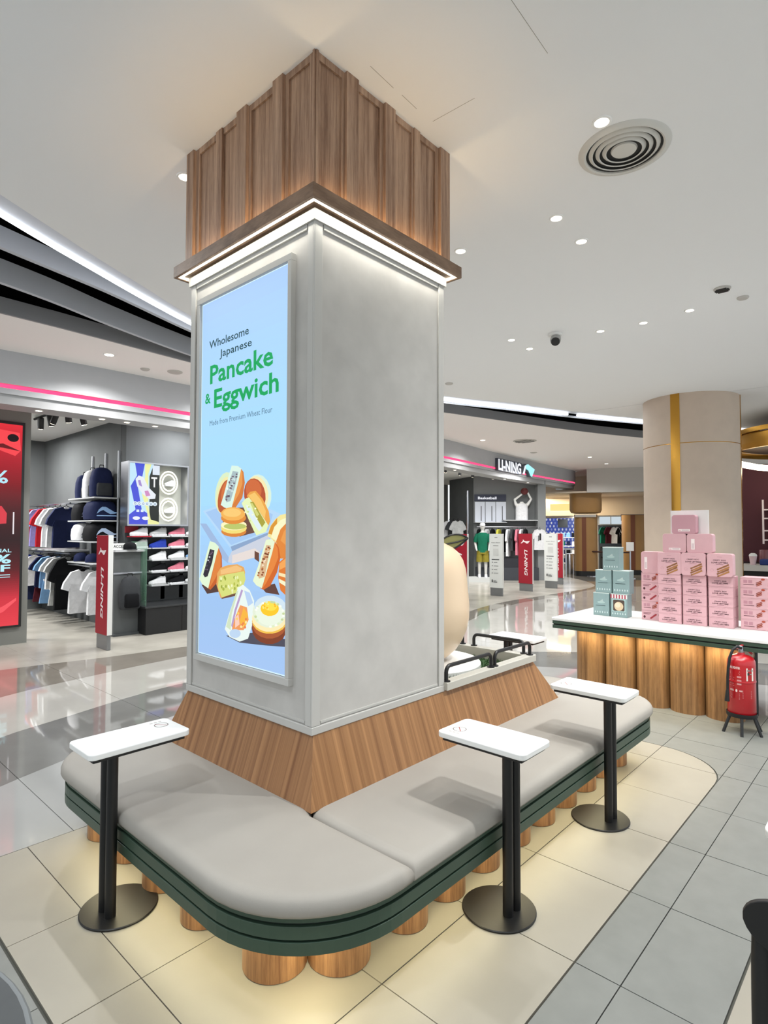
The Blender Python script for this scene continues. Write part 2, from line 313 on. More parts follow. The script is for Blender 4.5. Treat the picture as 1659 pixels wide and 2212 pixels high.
# artwork of the lit screen: colour, outline in millimetres on the panel
FOOD=[('b4d6f4',[(32,1706),(245,1743),(440,1766),(769,1664),(770,1601),(324,1496)]),('a3c6ee',[(62,1699),(246,1731),(421,1749),(665,1677),(631,1601),(313,1524)]),('c9cfdd',[(324,1496),(631,1579),(641,1552),(522,1467),(325,1429),(273,1441)]),('8aa4c8',[(308,1516),(627,1590),(631,1579),(324,1493)]),('e4d9d4',[(324,1472),(522,1512),(569,1491),(522,1467),(325,1431)]),('9db7dc',[(4,1638),(69,1637),(293,1460),(284,1430),(219,1457)]),('6d4a3c',[(213,1720),(441,1715),(520,1590),(394,1569),(249,1583)]),('d9ecc4',[(338,1786),(325,1750),(302,1720),(273,1698),(240,1688),(209,1691),(181,1707),(162,1735),(154,1770),(157,1808),(172,1845),(196,1876),(226,1897),(259,1905),(290,1901),(316,1884),(334,1857),(342,1823)]),('f0e6a8',[(313,1776),(299,1744),(279,1717),(254,1698),(228,1689),(204,1692),(184,1706),(172,1730),(169,1761),(174,1795),(189,1827),(210,1855),(235,1873),(261,1881),(285,1877),(303,1862),(315,1839),(318,1809)]),('b95a2c',[(310,1770),(296,1741),(276,1717),(253,1700),(229,1692),(208,1695),(191,1708),(182,1730),(181,1758),(188,1789),(203,1818),(224,1842),(247,1859),(271,1865),(292,1862),(307,1848),(316,1826),(317,1799)]),('d2713a',[(302,1796),(292,1777),(279,1761),(263,1749),(247,1745),(232,1747),(221,1756),(214,1770),(213,1789),(218,1809),(228,1829),(242,1845),(258,1855),(274,1860),(288,1857),(299,1848),(306,1834),(306,1815)]),('d6eedd',[(652,1781),(652,1748),(640,1719),(617,1697),(586,1684),(551,1682),(514,1692),(482,1713),(457,1742),(444,1776),(444,1811),(457,1841),(481,1863),(514,1875),(550,1875),(586,1864),(617,1842),(640,1813)]),('f4e7b0',[(628,1781),(628,1751),(617,1724),(597,1704),(569,1692),(537,1691),(504,1700),(475,1719),(453,1746),(441,1777),(440,1809),(452,1836),(474,1857),(503,1868),(536,1868),(568,1857),(596,1837),(617,1811)]),('b5502c',[(605,1778),(607,1750),(598,1724),(579,1704),(553,1693),(523,1691),(491,1699),(462,1717),(440,1741),(426,1770),(424,1800),(434,1826),(454,1846),(481,1857),(512,1858),(544,1849),(572,1831),(593,1806)]),('cf6a38',[(573,1805),(573,1788),(566,1773),(551,1761),(531,1754),(509,1752),(485,1757),(465,1768),(449,1783),(440,1800),(440,1818),(448,1834),(463,1846),(483,1853),(506,1853),(529,1848),(550,1837),(564,1822)]),('d47a35',[(383,1925),(418,1896),(431,1841),(411,1767),(351,1717),(304,1706),(278,1713)]),('e89a4c',[(383,1925),(408,1894),(409,1836),(380,1786),(320,1729),(304,1712)]),('d9f2e4',[(311,1937),(367,1930),(398,1915),(374,1850),(310,1707),(246,1720),(211,1735),(244,1797),(283,1884)]),('a8bcc0',[(321,1908),(373,1899),(344,1828),(304,1753),(267,1746),(250,1767),(291,1854)]),('c9dcdc',[(344,1865),(338,1861),(325,1861),(318,1866),(324,1870),(337,1870)]),('71606c',[(316,1818),(312,1814),(303,1815),(298,1819),(302,1822),(311,1822)]),('71606c',[(275,1761),(270,1755),(260,1756),(255,1762),(260,1767),(270,1767)]),('71606c',[(321,1867),(315,1862),(303,1863),(297,1868),(303,1873),(315,1872)]),('5a4a58',[(366,1888),(362,1885),(353,1885),(348,1889),(353,1892),(362,1891)]),('71606c',[(288,1779),(282,1773),(270,1774),(264,1780),(270,1786),(282,1785)]),('71606c',[(347,1843),(340,1839),(327,1840),(320,1844),(327,1847),(340,1846)]),('71606c',[(300,1849),(295,1843),(287,1844),(282,1850),(286,1856),(295,1856)]),('c9dcdc',[(330,1838),(325,1832),(315,1833),(310,1839),(315,1844),(325,1844)]),('71606c',[(314,1819),(309,1813),(298,1814),(292,1820),(298,1826),(309,1825)]),('c9dcdc',[(331,1803),(325,1798),(311,1799),(304,1804),(311,1809),(324,1808)]),('5a4a58',[(367,1874),(361,1871),(350,1871),(344,1875),(349,1879),(361,1878)]),('c9dcdc',[(293,1783),(289,1779),(281,1779),(276,1784),(280,1789),(289,1788)]),('c9dcdc',[(307,1810),(301,1806),(289,1807),(283,1811),(289,1815),(301,1815)]),('71606c',[(336,1877),(330,1875),(317,1875),(311,1879),(317,1882),(330,1881)]),('c9dcdc',[(282,1815),(277,1809),(266,1810),(260,1816),(265,1821),(276,1821)]),('5a4a58',[(319,1860),(314,1857),(305,1858),(300,1861),(305,1864),(314,1864)]),('e8f6f0',[(285,1817),(278,1813),(265,1814),(258,1818),(265,1822),(278,1821)]),('c9dcdc',[(347,1861),(342,1855),(333,1856),(328,1862),(333,1868),(342,1867)]),('71606c',[(281,1775),(274,1771),(261,1771),(255,1776),(261,1780),(274,1779)]),('5a4a58',[(299,1778),(294,1773),(283,1773),(277,1779),(282,1785),(294,1784)]),('e8f6f0',[(316,1828),(309,1824),(296,1825),(289,1830),(296,1834),(309,1833)]),('c9dcdc',[(323,1863),(319,1859),(312,1859),(308,1864),(312,1868),(319,1868)]),('e8f6f0',[(280,1820),(276,1815),(269,1815),(265,1821),(268,1825),(276,1825)]),('c9dcdc',[(332,1833),(326,1830),(315,1830),(309,1834),(315,1838),(326,1838)]),('5a4a58',[(327,1830),(320,1827),(307,1827),(300,1832),(307,1835),(320,1834)]),('d98432',[(450,1595),(444,1586),(425,1577),(395,1571),(358,1567),(318,1567),(280,1570),(248,1576),(227,1585),(219,1594),(226,1604),(247,1613),(279,1619),(317,1622),(357,1622),(394,1619),(424,1613),(443,1604)]),('f0dc78',[(453,1612),(446,1602),(427,1594),(396,1587),(358,1584),(317,1583),(278,1587),(245,1593),(223,1602),(216,1612),(223,1623),(244,1631),(277,1638),(316,1641),(357,1641),(395,1637),(426,1630),(446,1622)]),('fbf3c0',[(452,1626),(446,1618),(426,1610),(396,1604),(358,1601),(317,1601),(277,1604),(245,1610),(223,1618),(215,1627),(223,1637),(244,1644),(277,1650),(316,1653),(357,1652),(395,1649),(426,1643),(446,1635)]),('b9c66a',[(448,1621),(442,1615),(425,1610),(398,1607),(365,1605),(330,1605),(296,1607),(268,1611),(249,1616),(242,1621),(249,1627),(267,1632),(295,1635),(329,1637),(365,1637),(398,1635),(424,1631),(442,1626)]),('e08b34',[(446,1663),(440,1653),(420,1643),(391,1637),(354,1633),(314,1633),(275,1637),(243,1645),(222,1655),(215,1666),(222,1677),(242,1687),(274,1694),(313,1697),(353,1696),(390,1691),(420,1684),(439,1674)]),('f2b254',[(438,1683),(432,1672),(413,1662),(384,1654),(349,1651),(310,1651),(273,1655),(242,1664),(221,1675),(214,1687),(221,1699),(241,1710),(272,1717),(309,1720),(347,1719),(383,1714),(412,1706),(431,1695)]),('f7c973',[(402,1690),(397,1682),(383,1676),(362,1671),(335,1669),(306,1670),(279,1673),(256,1678),(241,1685),(236,1693),(241,1701),(255,1707),(278,1712),(305,1714),(334,1713),(361,1710),(383,1704),(397,1697)]),('e9a448',[(450,1774),(479,1793),(527,1795),(583,1755),(634,1693),(646,1644),(626,1612),(603,1623)]),('f4c46a',[(465,1774),(517,1788),(569,1750),(611,1694),(603,1656)]),('e4f2b8',[(406,1738),(440,1760),(470,1765),(556,1695),(632,1625),(613,1593),(535,1576),(511,1601),(462,1663)]),('dcebf2',[(441,1732),(480,1714),(581,1612),(558,1595),(529,1618),(466,1680)]),('a9a23a',[(480,1742),(509,1741),(608,1639),(581,1615),(529,1668)]),('cfd27a',[(480,1736),(499,1736),(557,1678),(538,1668)]),('f6fbd8',[(470,1721),(466,1717),(457,1717),(453,1721),(457,1725),(466,1725)]),('c9de8a',[(478,1717),(474,1713),(465,1713),(460,1717),(465,1721),(473,1721)]),('f6fbd8',[(533,1708),(529,1704),(520,1704),(516,1708),(520,1712),(529,1712)]),('f6fbd8',[(448,1692),(444,1688),(435,1688),(430,1692),(435,1696),(444,1696)]),('c9de8a',[(472,1693),(468,1689),(459,1689),(454,1693),(459,1697),(468,1697)]),('f6fbd8',[(464,1685),(460,1681),(451,1682),(446,1686),(451,1689),(459,1689)]),('f6fbd8',[(511,1678),(507,1674),(499,1674),(494,1678),(498,1682),(507,1681)]),('f6fbd8',[(546,1659),(541,1655),(533,1655),(529,1659),(533,1663),(541,1663)]),('c9de8a',[(488,1648),(483,1644),(475,1644),(470,1648),(475,1652),(483,1652)]),('f2e49a',[(627,1574),(644,1617),(683,1652),(726,1673),(775,1679),(775,1470),(720,1468),(694,1542)]),('d9952f',[(631,1585),(653,1623),(701,1660),(701,1633),(667,1579)]),('f6f3c4',[(654,1568),(679,1617),(727,1649),(775,1661),(775,1622),(702,1548)]),('e08636',[(693,1547),(727,1606),(775,1638),(775,1470),(729,1469)]),('ea9c4c',[(728,1553),(753,1596),(775,1612),(775,1528)]),('6a4334',[(522,1500),(559,1490),(560,1446),(522,1461)]),('5f3d34',[(580,1326),(687,1350),(723,1299),(617,1302)]),('d0651f',[(676,1555),(715,1521),(729,1474),(704,1404),(652,1337),(599,1314),(571,1320)]),('e58538',[(676,1553),(707,1516),(712,1473),(678,1419),(617,1345),(590,1322)]),('e6f2cf',[(614,1554),(654,1560),(685,1547),(664,1493),(616,1389),(585,1321),(539,1332),(510,1352),(551,1424)]),('d9b48a',[(618,1530),(654,1528),(633,1465),(607,1377),(561,1366),(552,1380),(583,1458)]),('f3dcc0',[(642,1497),(638,1492),(629,1492),(624,1496),(629,1501),(637,1501)]),('6e3a22',[(620,1490),(616,1485),(607,1485),(602,1489),(607,1493),(616,1494)]),('8f4a26',[(596,1411),(591,1407),(582,1406),(578,1410),(582,1415),(591,1415)]),('b56a35',[(645,1494),(641,1490),(632,1489),(628,1493),(632,1498),(641,1498)]),('8f4a26',[(634,1473),(630,1469),(621,1469),(616,1473),(621,1477),(630,1477)]),('b56a35',[(619,1472),(614,1468),(605,1467),(601,1472),(605,1476),(614,1476)]),('f3dcc0',[(610,1448),(605,1444),(596,1444),(592,1448),(596,1452),(605,1452)]),('f3dcc0',[(601,1432),(596,1428),(587,1427),(583,1431),(587,1436),(596,1436)]),('6e3a22',[(604,1463),(600,1459),(591,1458),(586,1462),(590,1467),(600,1467)]),('6e3a22',[(645,1519),(640,1515),(631,1515),(627,1519),(631,1523),(640,1523)]),('b56a35',[(563,1382),(559,1378),(549,1377),(545,1381),(549,1386),(559,1386)]),('f3dcc0',[(617,1457),(612,1453),(603,1452),(599,1456),(603,1461),(612,1461)]),('8f4a26',[(603,1397),(598,1393),(589,1392),(584,1397),(589,1401),(598,1401)]),('8f4a26',[(596,1386),(591,1381),(582,1381),(577,1385),(582,1390),(591,1390)]),('b56a35',[(656,1514),(651,1510),(642,1509),(638,1513),(642,1518),(651,1518)]),('8f4a26',[(568,1394),(563,1390),(554,1389),(549,1393),(554,1398),(563,1398)]),('b56a35',[(597,1417),(593,1412),(584,1412),(579,1416),(584,1421),(593,1421)]),('8f4a26',[(629,1487),(625,1483),(616,1482),(611,1486),(616,1491),(625,1491)]),('8f4a26',[(611,1463),(607,1458),(598,1458),(593,1462),(598,1466),(607,1467)]),('6e3a22',[(640,1485),(635,1481),(626,1481),(622,1485),(626,1489),(635,1490)]),('b56a35',[(627,1511),(623,1507),(614,1506),(609,1511),(614,1515),(623,1515)]),('8f4a26',[(597,1446),(593,1441),(583,1441),(579,1445),(583,1449),(592,1450)]),('df7a2c',[(721,1452),(775,1483),(775,1298),(731,1321),(713,1378)]),('f7e3b0',[(717,1404),(775,1397),(775,1381),(717,1389)]),('f4f0c8',[(717,1375),(775,1361),(775,1340),(722,1357)]),('f3a554',[(725,1447),(775,1475),(775,1434),(721,1415)]),('533832',[(30,1302),(200,1319),(222,1279),(89,1257)]),('c65f20',[(190,1519),(229,1466),(234,1404),(189,1324),(123,1281),(94,1288)]),('dd8038',[(190,1513),(219,1466),(220,1409),(172,1347),(111,1289)]),('dff2d2',[(111,1542),(162,1534),(201,1513),(177,1468),(138,1376),(100,1287),(36,1306),(8,1332),(51,1415)]),('2b2430',[(112,1499),(158,1494),(137,1430),(93,1352),(64,1344),(46,1359),(80,1428)]),('6d5a70',[(97,1388),(93,1384),(84,1384),(79,1387),(83,1391),(93,1392)]),('4a3a50',[(140,1490),(136,1486),(127,1486),(122,1490),(127,1493),(136,1494)]),('d0d4dc',[(105,1439),(100,1435),(91,1434),(86,1438),(91,1442),(100,1442)]),('4a3a50',[(96,1410),(91,1406),(82,1406),(77,1410),(82,1413),(91,1414)]),('6d5a70',[(119,1430),(115,1426),(106,1426),(101,1429),(105,1433),(115,1433)]),('6d5a70',[(76,1389),(71,1385),(62,1385),(57,1388),(62,1392),(71,1393)]),('6d5a70',[(145,1482),(141,1479),(132,1478),(127,1482),(132,1486),(141,1486)]),('4a3a50',[(133,1480),(128,1476),(119,1476),(115,1479),(119,1483),(128,1483)]),('6d5a70',[(124,1470),(119,1467),(110,1466),(106,1470),(110,1474),(119,1474)]),('4a3a50',[(90,1406),(86,1402),(76,1402),(72,1406),(76,1410),(85,1410)]),('d0d4dc',[(119,1456),(115,1453),(106,1452),(101,1456),(105,1460),(115,1460)]),('6d5a70',[(137,1475),(133,1471),(124,1471),(119,1474),(123,1478),(133,1478)]),('6b4a3a',[(223,1261),(369,1289),(359,1266),(234,1241)]),('e3a75c',[(188,1372),(220,1404),(294,1421),(376,1428),(432,1416),(445,1391),(438,1351),(369,1284),(223,1244),(181,1312)]),('f0bf7c',[(220,1392),(366,1422),(417,1409),(407,1395),(221,1368)]),('d5db7a',[(205,1358),(274,1371),(437,1396),(449,1357),(428,1316),(359,1280),(234,1250),(195,1301)]),('9aa83a',[(388,1320),(384,1312),(376,1311),(371,1319),(375,1327),(383,1327)]),('f0f5c0',[(306,1311),(302,1303),(293,1302),(289,1310),(293,1319),(301,1319)]),('9aa83a',[(356,1360),(352,1352),(344,1351),(340,1359),(344,1367),(352,1368)]),('9aa83a',[(241,1305),(237,1297),(229,1296),(224,1304),(228,1312),(237,1313)]),('e7eeb0',[(315,1305),(311,1296),(303,1296),(298,1303),(302,1312),(311,1312)]),('9aa83a',[(234,1339),(229,1330),(221,1330),(216,1337),(220,1346),(229,1346)]),('e7eeb0',[(368,1358),(364,1350),(356,1350),(351,1357),(355,1366),(363,1366)]),('9aa83a',[(275,1348),(271,1340),(263,1339),(258,1347),(262,1356),(271,1356)]),('f0f5c0',[(414,1337),(410,1329),(402,1328),(398,1336),(402,1344),(410,1344)]),('e7eeb0',[(255,1301),(251,1292),(243,1292),(238,1300),(242,1308),(251,1309)]),('9aa83a',[(363,1305),(359,1296),(351,1296),(347,1304),(351,1312),(359,1312)]),('f0f5c0',[(391,1308),(387,1300),(379,1299),(375,1307),(379,1315),(387,1316)]),('9aa83a',[(260,1294),(256,1286),(247,1285),(243,1293),(247,1302),(256,1302)]),('f0f5c0',[(336,1317),(332,1308),(324,1308),(319,1315),(323,1324),(332,1324)]),('9aa83a',[(266,1356),(262,1348),(253,1348),(249,1356),(253,1364),(262,1364)]),('f0f5c0',[(235,1347),(231,1339),(222,1338),(218,1346),(222,1355),(230,1355)]),('9aa83a',[(396,1289),(392,1281),(384,1281),(380,1288),(384,1296),(392,1297)]),('e7eeb0',[(387,1362),(384,1354),(376,1354),(371,1361),(375,1369),(383,1370)]),('b3bd4a',[(252,1296),(248,1287),(240,1287),(235,1295),(239,1303),(248,1304)]),('f0f5c0',[(341,1292),(337,1284),(329,1283),(324,1291),(328,1299),(337,1300)]),('b3bd4a',[(393,1346),(389,1338),(381,1337),(377,1345),(381,1353),(389,1354)]),('b3bd4a',[(359,1327),(355,1319),(347,1318),(342,1326),(346,1334),(355,1335)]),('9aa83a',[(282,1310),(278,1302),(269,1301),(265,1309),(269,1317),(277,1318)]),('e7eeb0',[(342,1284),(338,1276),(330,1275),(326,1283),(330,1292),(338,1292)]),('4c4a58',[(280,1055),(528,1102),(775,1100),(775,1065),(621,1051),(404,1036)]),('e7f3ee',[(384,1310),(428,1328),(487,1303),(524,1256),(520,1156),(476,1065),(403,1041),(312,1053),(267,1088),(304,1168)]),('cfe0c0',[(279,1102),(309,1169),(369,1289),(389,1297),(330,1171),(321,1089)]),('b7d0f0',[(438,1300),(487,1292),(516,1245),(474,1224)]),('b49ac8',[(414,1304),(429,1299),(371,1192),(337,1102),(326,1113),(355,1196)]),('ee9a5a',[(405,1224),(464,1218),(480,1158),(437,1102),(332,1090),(356,1150)]),('f5b53c',[(435,1215),(474,1185),(461,1133),(422,1112),(402,1144)]),('f6cbb8',[(361,1157),(391,1177),(402,1127),(362,1105)]),('e8804a',[(424,1115),(420,1108),(410,1107),(405,1112),(410,1119),(419,1120)]),('e8804a',[(460,1119),(455,1112),(445,1111),(440,1117),(445,1124),(455,1125)]),('e8804a',[(444,1136),(439,1130),(429,1128),(424,1134),(429,1141),(439,1142)]),('fbe7a0',[(467,1145),(463,1138),(453,1137),(448,1143),(453,1150),(462,1151)]),('ffd060',[(439,1123),(434,1116),(424,1115),(419,1121),(424,1128),(434,1129)]),('ffd060',[(388,1154),(384,1147),(374,1146),(368,1152),(373,1159),(383,1160)]),('e8804a',[(466,1160),(462,1153),(452,1152),(447,1158),(452,1165),(461,1166)]),('e8804a',[(433,1126),(428,1119),(419,1118),(413,1124),(418,1131),(428,1132)]),('ffd060',[(399,1182),(394,1175),(384,1174),(379,1180),(384,1187),(394,1188)]),('fbe7a0',[(426,1118),(421,1111),(411,1110),(406,1116),(411,1123),(421,1124)]),('bcd4ee',[(413,1083),(410,1075),(401,1067),(388,1060),(372,1055),(354,1053),(337,1054),(324,1057),(315,1063),(311,1070),(314,1079),(323,1087),(337,1093),(353,1098),(371,1100),(387,1099),(401,1096),(410,1090)]),('7e3a1c',[(775,1153),(775,1127),(756,1101),(720,1080),(676,1065),(627,1059),(581,1062),(542,1074),(516,1095),(506,1122),(515,1150),(540,1177),(579,1198),(625,1212),(674,1217),(719,1212),(754,1198),(775,1178)]),('a9562a',[(775,1171),(775,1147),(753,1124),(719,1105),(675,1091),(628,1085),(582,1088),(543,1099),(518,1118),(509,1141),(517,1167),(542,1191),(580,1210),(626,1223),(673,1227),(717,1223),(752,1212),(775,1193)]),('f2c04c',[(775,1184),(775,1163),(753,1143),(718,1126),(675,1114),(627,1108),(581,1110),(543,1119),(518,1135),(508,1155),(517,1177),(542,1198),(580,1216),(626,1227),(673,1231),(717,1228),(752,1219),(775,1203)]),('fbe9b4',[(775,1197),(775,1175),(753,1154),(718,1136),(675,1123),(627,1117),(581,1120),(543,1130),(517,1147),(508,1169),(517,1192),(542,1215),(580,1233),(625,1245),(673,1249),(717,1245),(752,1234),(775,1218)]),('e2ecd6',[(775,1225),(771,1200),(750,1175),(716,1155),(674,1142),(628,1137),(583,1141),(546,1154),(521,1174),(512,1200),(521,1227),(545,1252),(581,1273),(625,1285),(672,1289),(714,1283),(748,1270),(771,1249)]),('cfe2ee',[(774,1251),(767,1233),(747,1216),(715,1202),(676,1192),(633,1188),(592,1190),(557,1198),(534,1212),(526,1229),(534,1247),(556,1265),(590,1279),(631,1289),(674,1292),(714,1289),(746,1280),(767,1267)]),('e9f3e0',[(758,1218),(751,1198),(733,1179),(705,1163),(670,1152),(631,1147),(594,1150),(564,1161),(543,1177),(536,1197),(543,1218),(563,1238),(593,1254),(630,1264),(668,1267),(704,1263),(732,1253),(751,1237)]),('fbc81e',[(723,1236),(719,1223),(707,1212),(689,1202),(665,1196),(640,1193),(616,1195),(596,1201),(583,1211),(578,1222),(583,1235),(595,1247),(615,1257),(639,1263),(664,1265),(688,1263),(707,1257),(719,1247)]),('ffdf4a',[(709,1245),(706,1238),(697,1230),(684,1224),(667,1220),(650,1219),(633,1220),(619,1223),(610,1229),(606,1236),(609,1244),(618,1251),(632,1257),(649,1261),(667,1262),(683,1261),(697,1258),(706,1252)]),('dcebc0',[(725,1256),(720,1251),(708,1250),(703,1254),(708,1260),(719,1261)]),('f6fbee',[(764,1230),(758,1225),(747,1224),(742,1228),(747,1234),(758,1235)]),('f6fbee',[(608,1251),(602,1245),(590,1244),(584,1248),(590,1254),(602,1255)]),('dcebc0',[(568,1228),(562,1222),(550,1221),(544,1226),(550,1232),(562,1233)]),('f6fbee',[(564,1224),(558,1218),(546,1217),(540,1222),(545,1228),(558,1229)]),('f6fbee',[(744,1248),(738,1243),(727,1242),(721,1246),(727,1252),(738,1253)]),('f6fbee',[(768,1205),(762,1200),(751,1199),(746,1203),(751,1209),(762,1210)]),('c4d59a',[(697,1262),(691,1256),(680,1255),(674,1260),(680,1266),(691,1266)]),('f6fbee',[(713,1157),(708,1152),(696,1150),(691,1155),(696,1160),(707,1162)]),('f6fbee',[(670,1146),(664,1140),(653,1139),(647,1143),(653,1149),(664,1150)]),('c4d59a',[(677,1263),(671,1257),(660,1256),(654,1261),(660,1267),(671,1267)]),('dcebc0',[(564,1164),(558,1158),(546,1157),(540,1162),(545,1167),(558,1169)]),('dcebc0',[(549,1185),(543,1179),(531,1177),(525,1182),(531,1188),(543,1189)]),('dcebc0',[(692,1150),(687,1145),(675,1143),(669,1148),(675,1153),(686,1155)]),('dcebc0',[(716,1259),(710,1253),(699,1252),(693,1257),(699,1262),(710,1263)]),('f6fbee',[(555,1214),(549,1208),(537,1207),(531,1212),(537,1218),(549,1219)]),('c4d59a',[(768,1217),(763,1211),(752,1210),(747,1214),(752,1220),(763,1221)]),('f6fbee',[(728,1255),(722,1250),(711,1249),(705,1253),(711,1259),(722,1260)]),('c4d59a',[(683,1263),(677,1257),(666,1256),(660,1261),(666,1266),(677,1267)]),('c4d59a',[(551,1180),(545,1174),(533,1173),(527,1178),(533,1184),(545,1185)]),('dcebc0',[(744,1248),(739,1243),(728,1242),(722,1246),(728,1252),(739,1253)]),('dcebc0',[(638,1259),(632,1253),(621,1252),(615,1257),(620,1263),(632,1264)]),('c4d59a',[(759,1189),(754,1183),(743,1182),(737,1186),(743,1192),(754,1193)]),('c4d59a',[(726,1256),(721,1250),(710,1249),(704,1254),(710,1259),(721,1260)]),('f6fbee',[(744,1248),(738,1243),(727,1242),(722,1246),(727,1252),(738,1253)]),('dcebc0',[(732,1166),(727,1161),(716,1160),(710,1164),(716,1170),(727,1171)]),('ffb010',[(702,1245),(698,1241),(690,1241),(686,1244),(690,1248),(698,1249)]),('ffb010',[(640,1232),(636,1228),(628,1227),(624,1230),(628,1235),(636,1235)]),('ffb010',[(619,1238),(615,1234),(607,1233),(603,1236),(607,1240),(615,1241)]),('ffe878',[(610,1228),(606,1224),(598,1223),(594,1226),(598,1230),(606,1231)]),('ffe878',[(607,1233),(603,1229),(595,1228),(591,1232),(595,1236),(603,1237)]),('ffe878',[(647,1249),(643,1245),(635,1244),(631,1248),(635,1252),(643,1253)]),('ffe878',[(649,1227),(645,1223),(637,1222),(633,1225),(637,1229),(645,1230)]),('ffb010',[(700,1254),(696,1250),(688,1249),(684,1252),(688,1257),(696,1257)])]

# ------------------------------------------------------------------ palette
M_grout = mat('grout', '55554e', .9)
M_beige = mat('beige_tile', '979286', .42, spec=.4, var=.05, vscale=3, bump=.05, bscale=120)
M_grey = mat('grey_tile', '787a76', .45, spec=.4, var=.06, vscale=9, bump=.08, bscale=160)
M_pol1 = mat('polished_grey_stone', 'a4a4a2', .05, spec=.9, var=.05, vscale=2)
M_pol2 = mat('polished_dark_stone', '7c7b78', .04, spec=.9, var=.08, vscale=3)
M_pol3 = mat('polished_cream_stone', 'b6b3ac', .04, spec=.9, var=.05, vscale=2)
M_pol4 = mat('polished_brown_stone', '8a847b', .05, spec=.9, var=.07, vscale=3)
M_pol5 = mat('shop_stone', 'b2aea4', .22, spec=.5, var=.16, vscale=1.6)
M_ceil = mat('ceiling_paint', 'e8e9e9', .9, spec=.2)
M_ceil2 = mat('concourse_paint', 'f4f0ee', .9, spec=.2)
M_void = mat('ceiling_void', '050506', .95, spec=.05)
M_fin = mat('grey_fin', 'bcc1c8', .6)
M_fascia = mat('fascia_grey', 'b2b4b7', .55, spec=.35, var=.04, vscale=2)
M_shopwall = mat('shop_wall_grey', '4b4e50', .8, spec=.25, var=.05, vscale=3)
M_shopwall2 = mat('shop_wall_mid', '5c5f60', .8, spec=.25, var=.05, vscale=3)
M_white = mat('white_top', 'e8e8e5', .35, spec=.5)
M_black = mat('black_metal', '0c0c0d', .42, spec=.5, bump=.04, bscale=400)
M_blackp = mat('black_plastic', '121315', .5)
M_steel = mat('brushed_steel', 'b8bac0', .3, metal=1)
M_green = mat('green_lacquer', '374b3d', .38, spec=.45)
M_gdark = mat('green_groove', '131b16', .7)
M_cush = mat('taupe_leatherette', '9a958d', .62, spec=.35, bump=.25, bscale=900, var=.03, vscale=5)
M_shaft = mat('plaster_wrap', 'b8b5b0', .75, spec=.3, var=.07, vscale=7, bump=.06, bscale=60)
M_shaft_trim = mat('plaster_trim', 'b9b7b2', .65, spec=.35)
W_up = wood('upper_walnut', 'b4957c', '755744', 3.2, 3.2, .25)
W_ledge = wood('ledge_walnut', '8d735e', '69513f', .5, .5, 3, .5)
W_x = wood('wedge_walnut_x', 'aa7d52', '6d4829', 2.6, 0, 0, .42)
W_y = wood('wedge_walnut_y', 'a97d55', '70492e', 0, 2.6, 0, .42)
W_post = wood('post_walnut', 'b08358', '755035', 4, 4, .3, .4)
W_flute = wood('flute_oak', 'a47c52', '6f5033', 2.6, 2.6, .25, .42)
M_gold = mat('brass_strip', 'b98a3c', .22, metal=1)
M_goldcol = mat('ochre_cladding', '9a7546', .5, spec=.4, var=.05, vscale=3)
M_stone = mat('beige_column_wrap', 'bfae9d', .6, spec=.35, var=.04, vscale=5)
M_red = mat('red_enamel', 'b3101c', .3, spec=.6, coat=.3)
M_redp = mat('red_panel', '9c1226', .5)
M_chrome = mat('chrome', 'd8d8d8', .12, metal=1)
M_egg = mat('cream_shell', 'dcc4a6', .35, spec=.45)
M_grass = mat('green_turf', '2c4a22', .9, var=.3, vscale=60)
M_glass = mat('clear_glass', 'e8f4ee', .03, spec=.5, alpha=.16)
M_glassg = mat('green_edge_glass', '7fa98e', .05, alpha=.3)
LED_w = emis('led_warm_white', 'fff3d6', 9)
LED_c = emis('led_cool_white', 'f6f8ff', 5)
LED_red = emis('led_red', 'ff3a62', 2.6)
LED_lamp = emis('lamp_face', 'fff0d8', 14)
PRINT = print_mat('ink_print'); PRINT_GLOSS = print_mat('ink_print_gloss', rough=.3)
SCREEN = print_mat('lit_screen', 1.0)

# ------------------------------------------------------------------ floor
mb = MB(); mb.box(-4, 30, -4, 16, -.2, -.012)
floor = struct('floor', mb, M_grout)
GAP = .0021
def tile(poly, mt, x0, x1, y0, y1):
    p = clip_rect(poly, x0+GAP, x1-GAP, y0+GAP, y1-GAP)
    if len(p) < 3: return
    mb = MB(); mb.prism(p, -.012, random.uniform(-.0004, .0004)); mb.build('tile', mt, floor)
arc = [(4.18+.45*cos(rad(a)), 1.415+.45*sin(rad(a))) for a in range(-90, 1, 10)]
Z1 = [(.70, .967)]+[(x, y+.004) for x, y in arc]+[(4.63, 3.333), (.70, 3.333)]
ZA = [(4.637, .492), (6.0, .492), (6.0, 3.333), (4.637, 3.333)]
ZB = [(.70, .492), (4.634, .492), (4.634, 1.41)]+[(x+.004, y-.004) for x, y in reversed(arc)]+[(.70, .959)]
XJ = [.70, .982, 1.545, 2.107, 2.678, 3.232, 3.78, 4.34, 4.9, 5.46, 6.02]
YJ = [.963, 1.42, 2.07, 2.6, 3.335]
for i in range(8):
    for j in range(4): tile(Z1, M_beige, XJ[i], min(XJ[i+1], 4.64), YJ[j], YJ[j+1])
YG = [.487, .796, .963, 1.42, 2.07, 2.6, 3.335]
for i in range(10):
    for j in range(6):
        if XJ[i+1] > 4.64: tile(ZA, M_grey, XJ[i], XJ[i+1], YG[j], YG[j+1])
        if YG[j] < 1.3 and XJ[i] < 4.6 and (YG[j] < .95 or XJ[i+1] > 4.1): tile(ZB, M_grey, XJ[i], XJ[i+1], YG[j], YG[j+1])
for i in range(-3, 11):
    for j in range(3):
        tile([(-1.5, -1.2), (6.0, -1.2), (6.0, .482), (-1.5, .482)], M_beige, .982+.56*(i-1), .982+.56*i, .487-.56*(j+1), .487-.56*j)
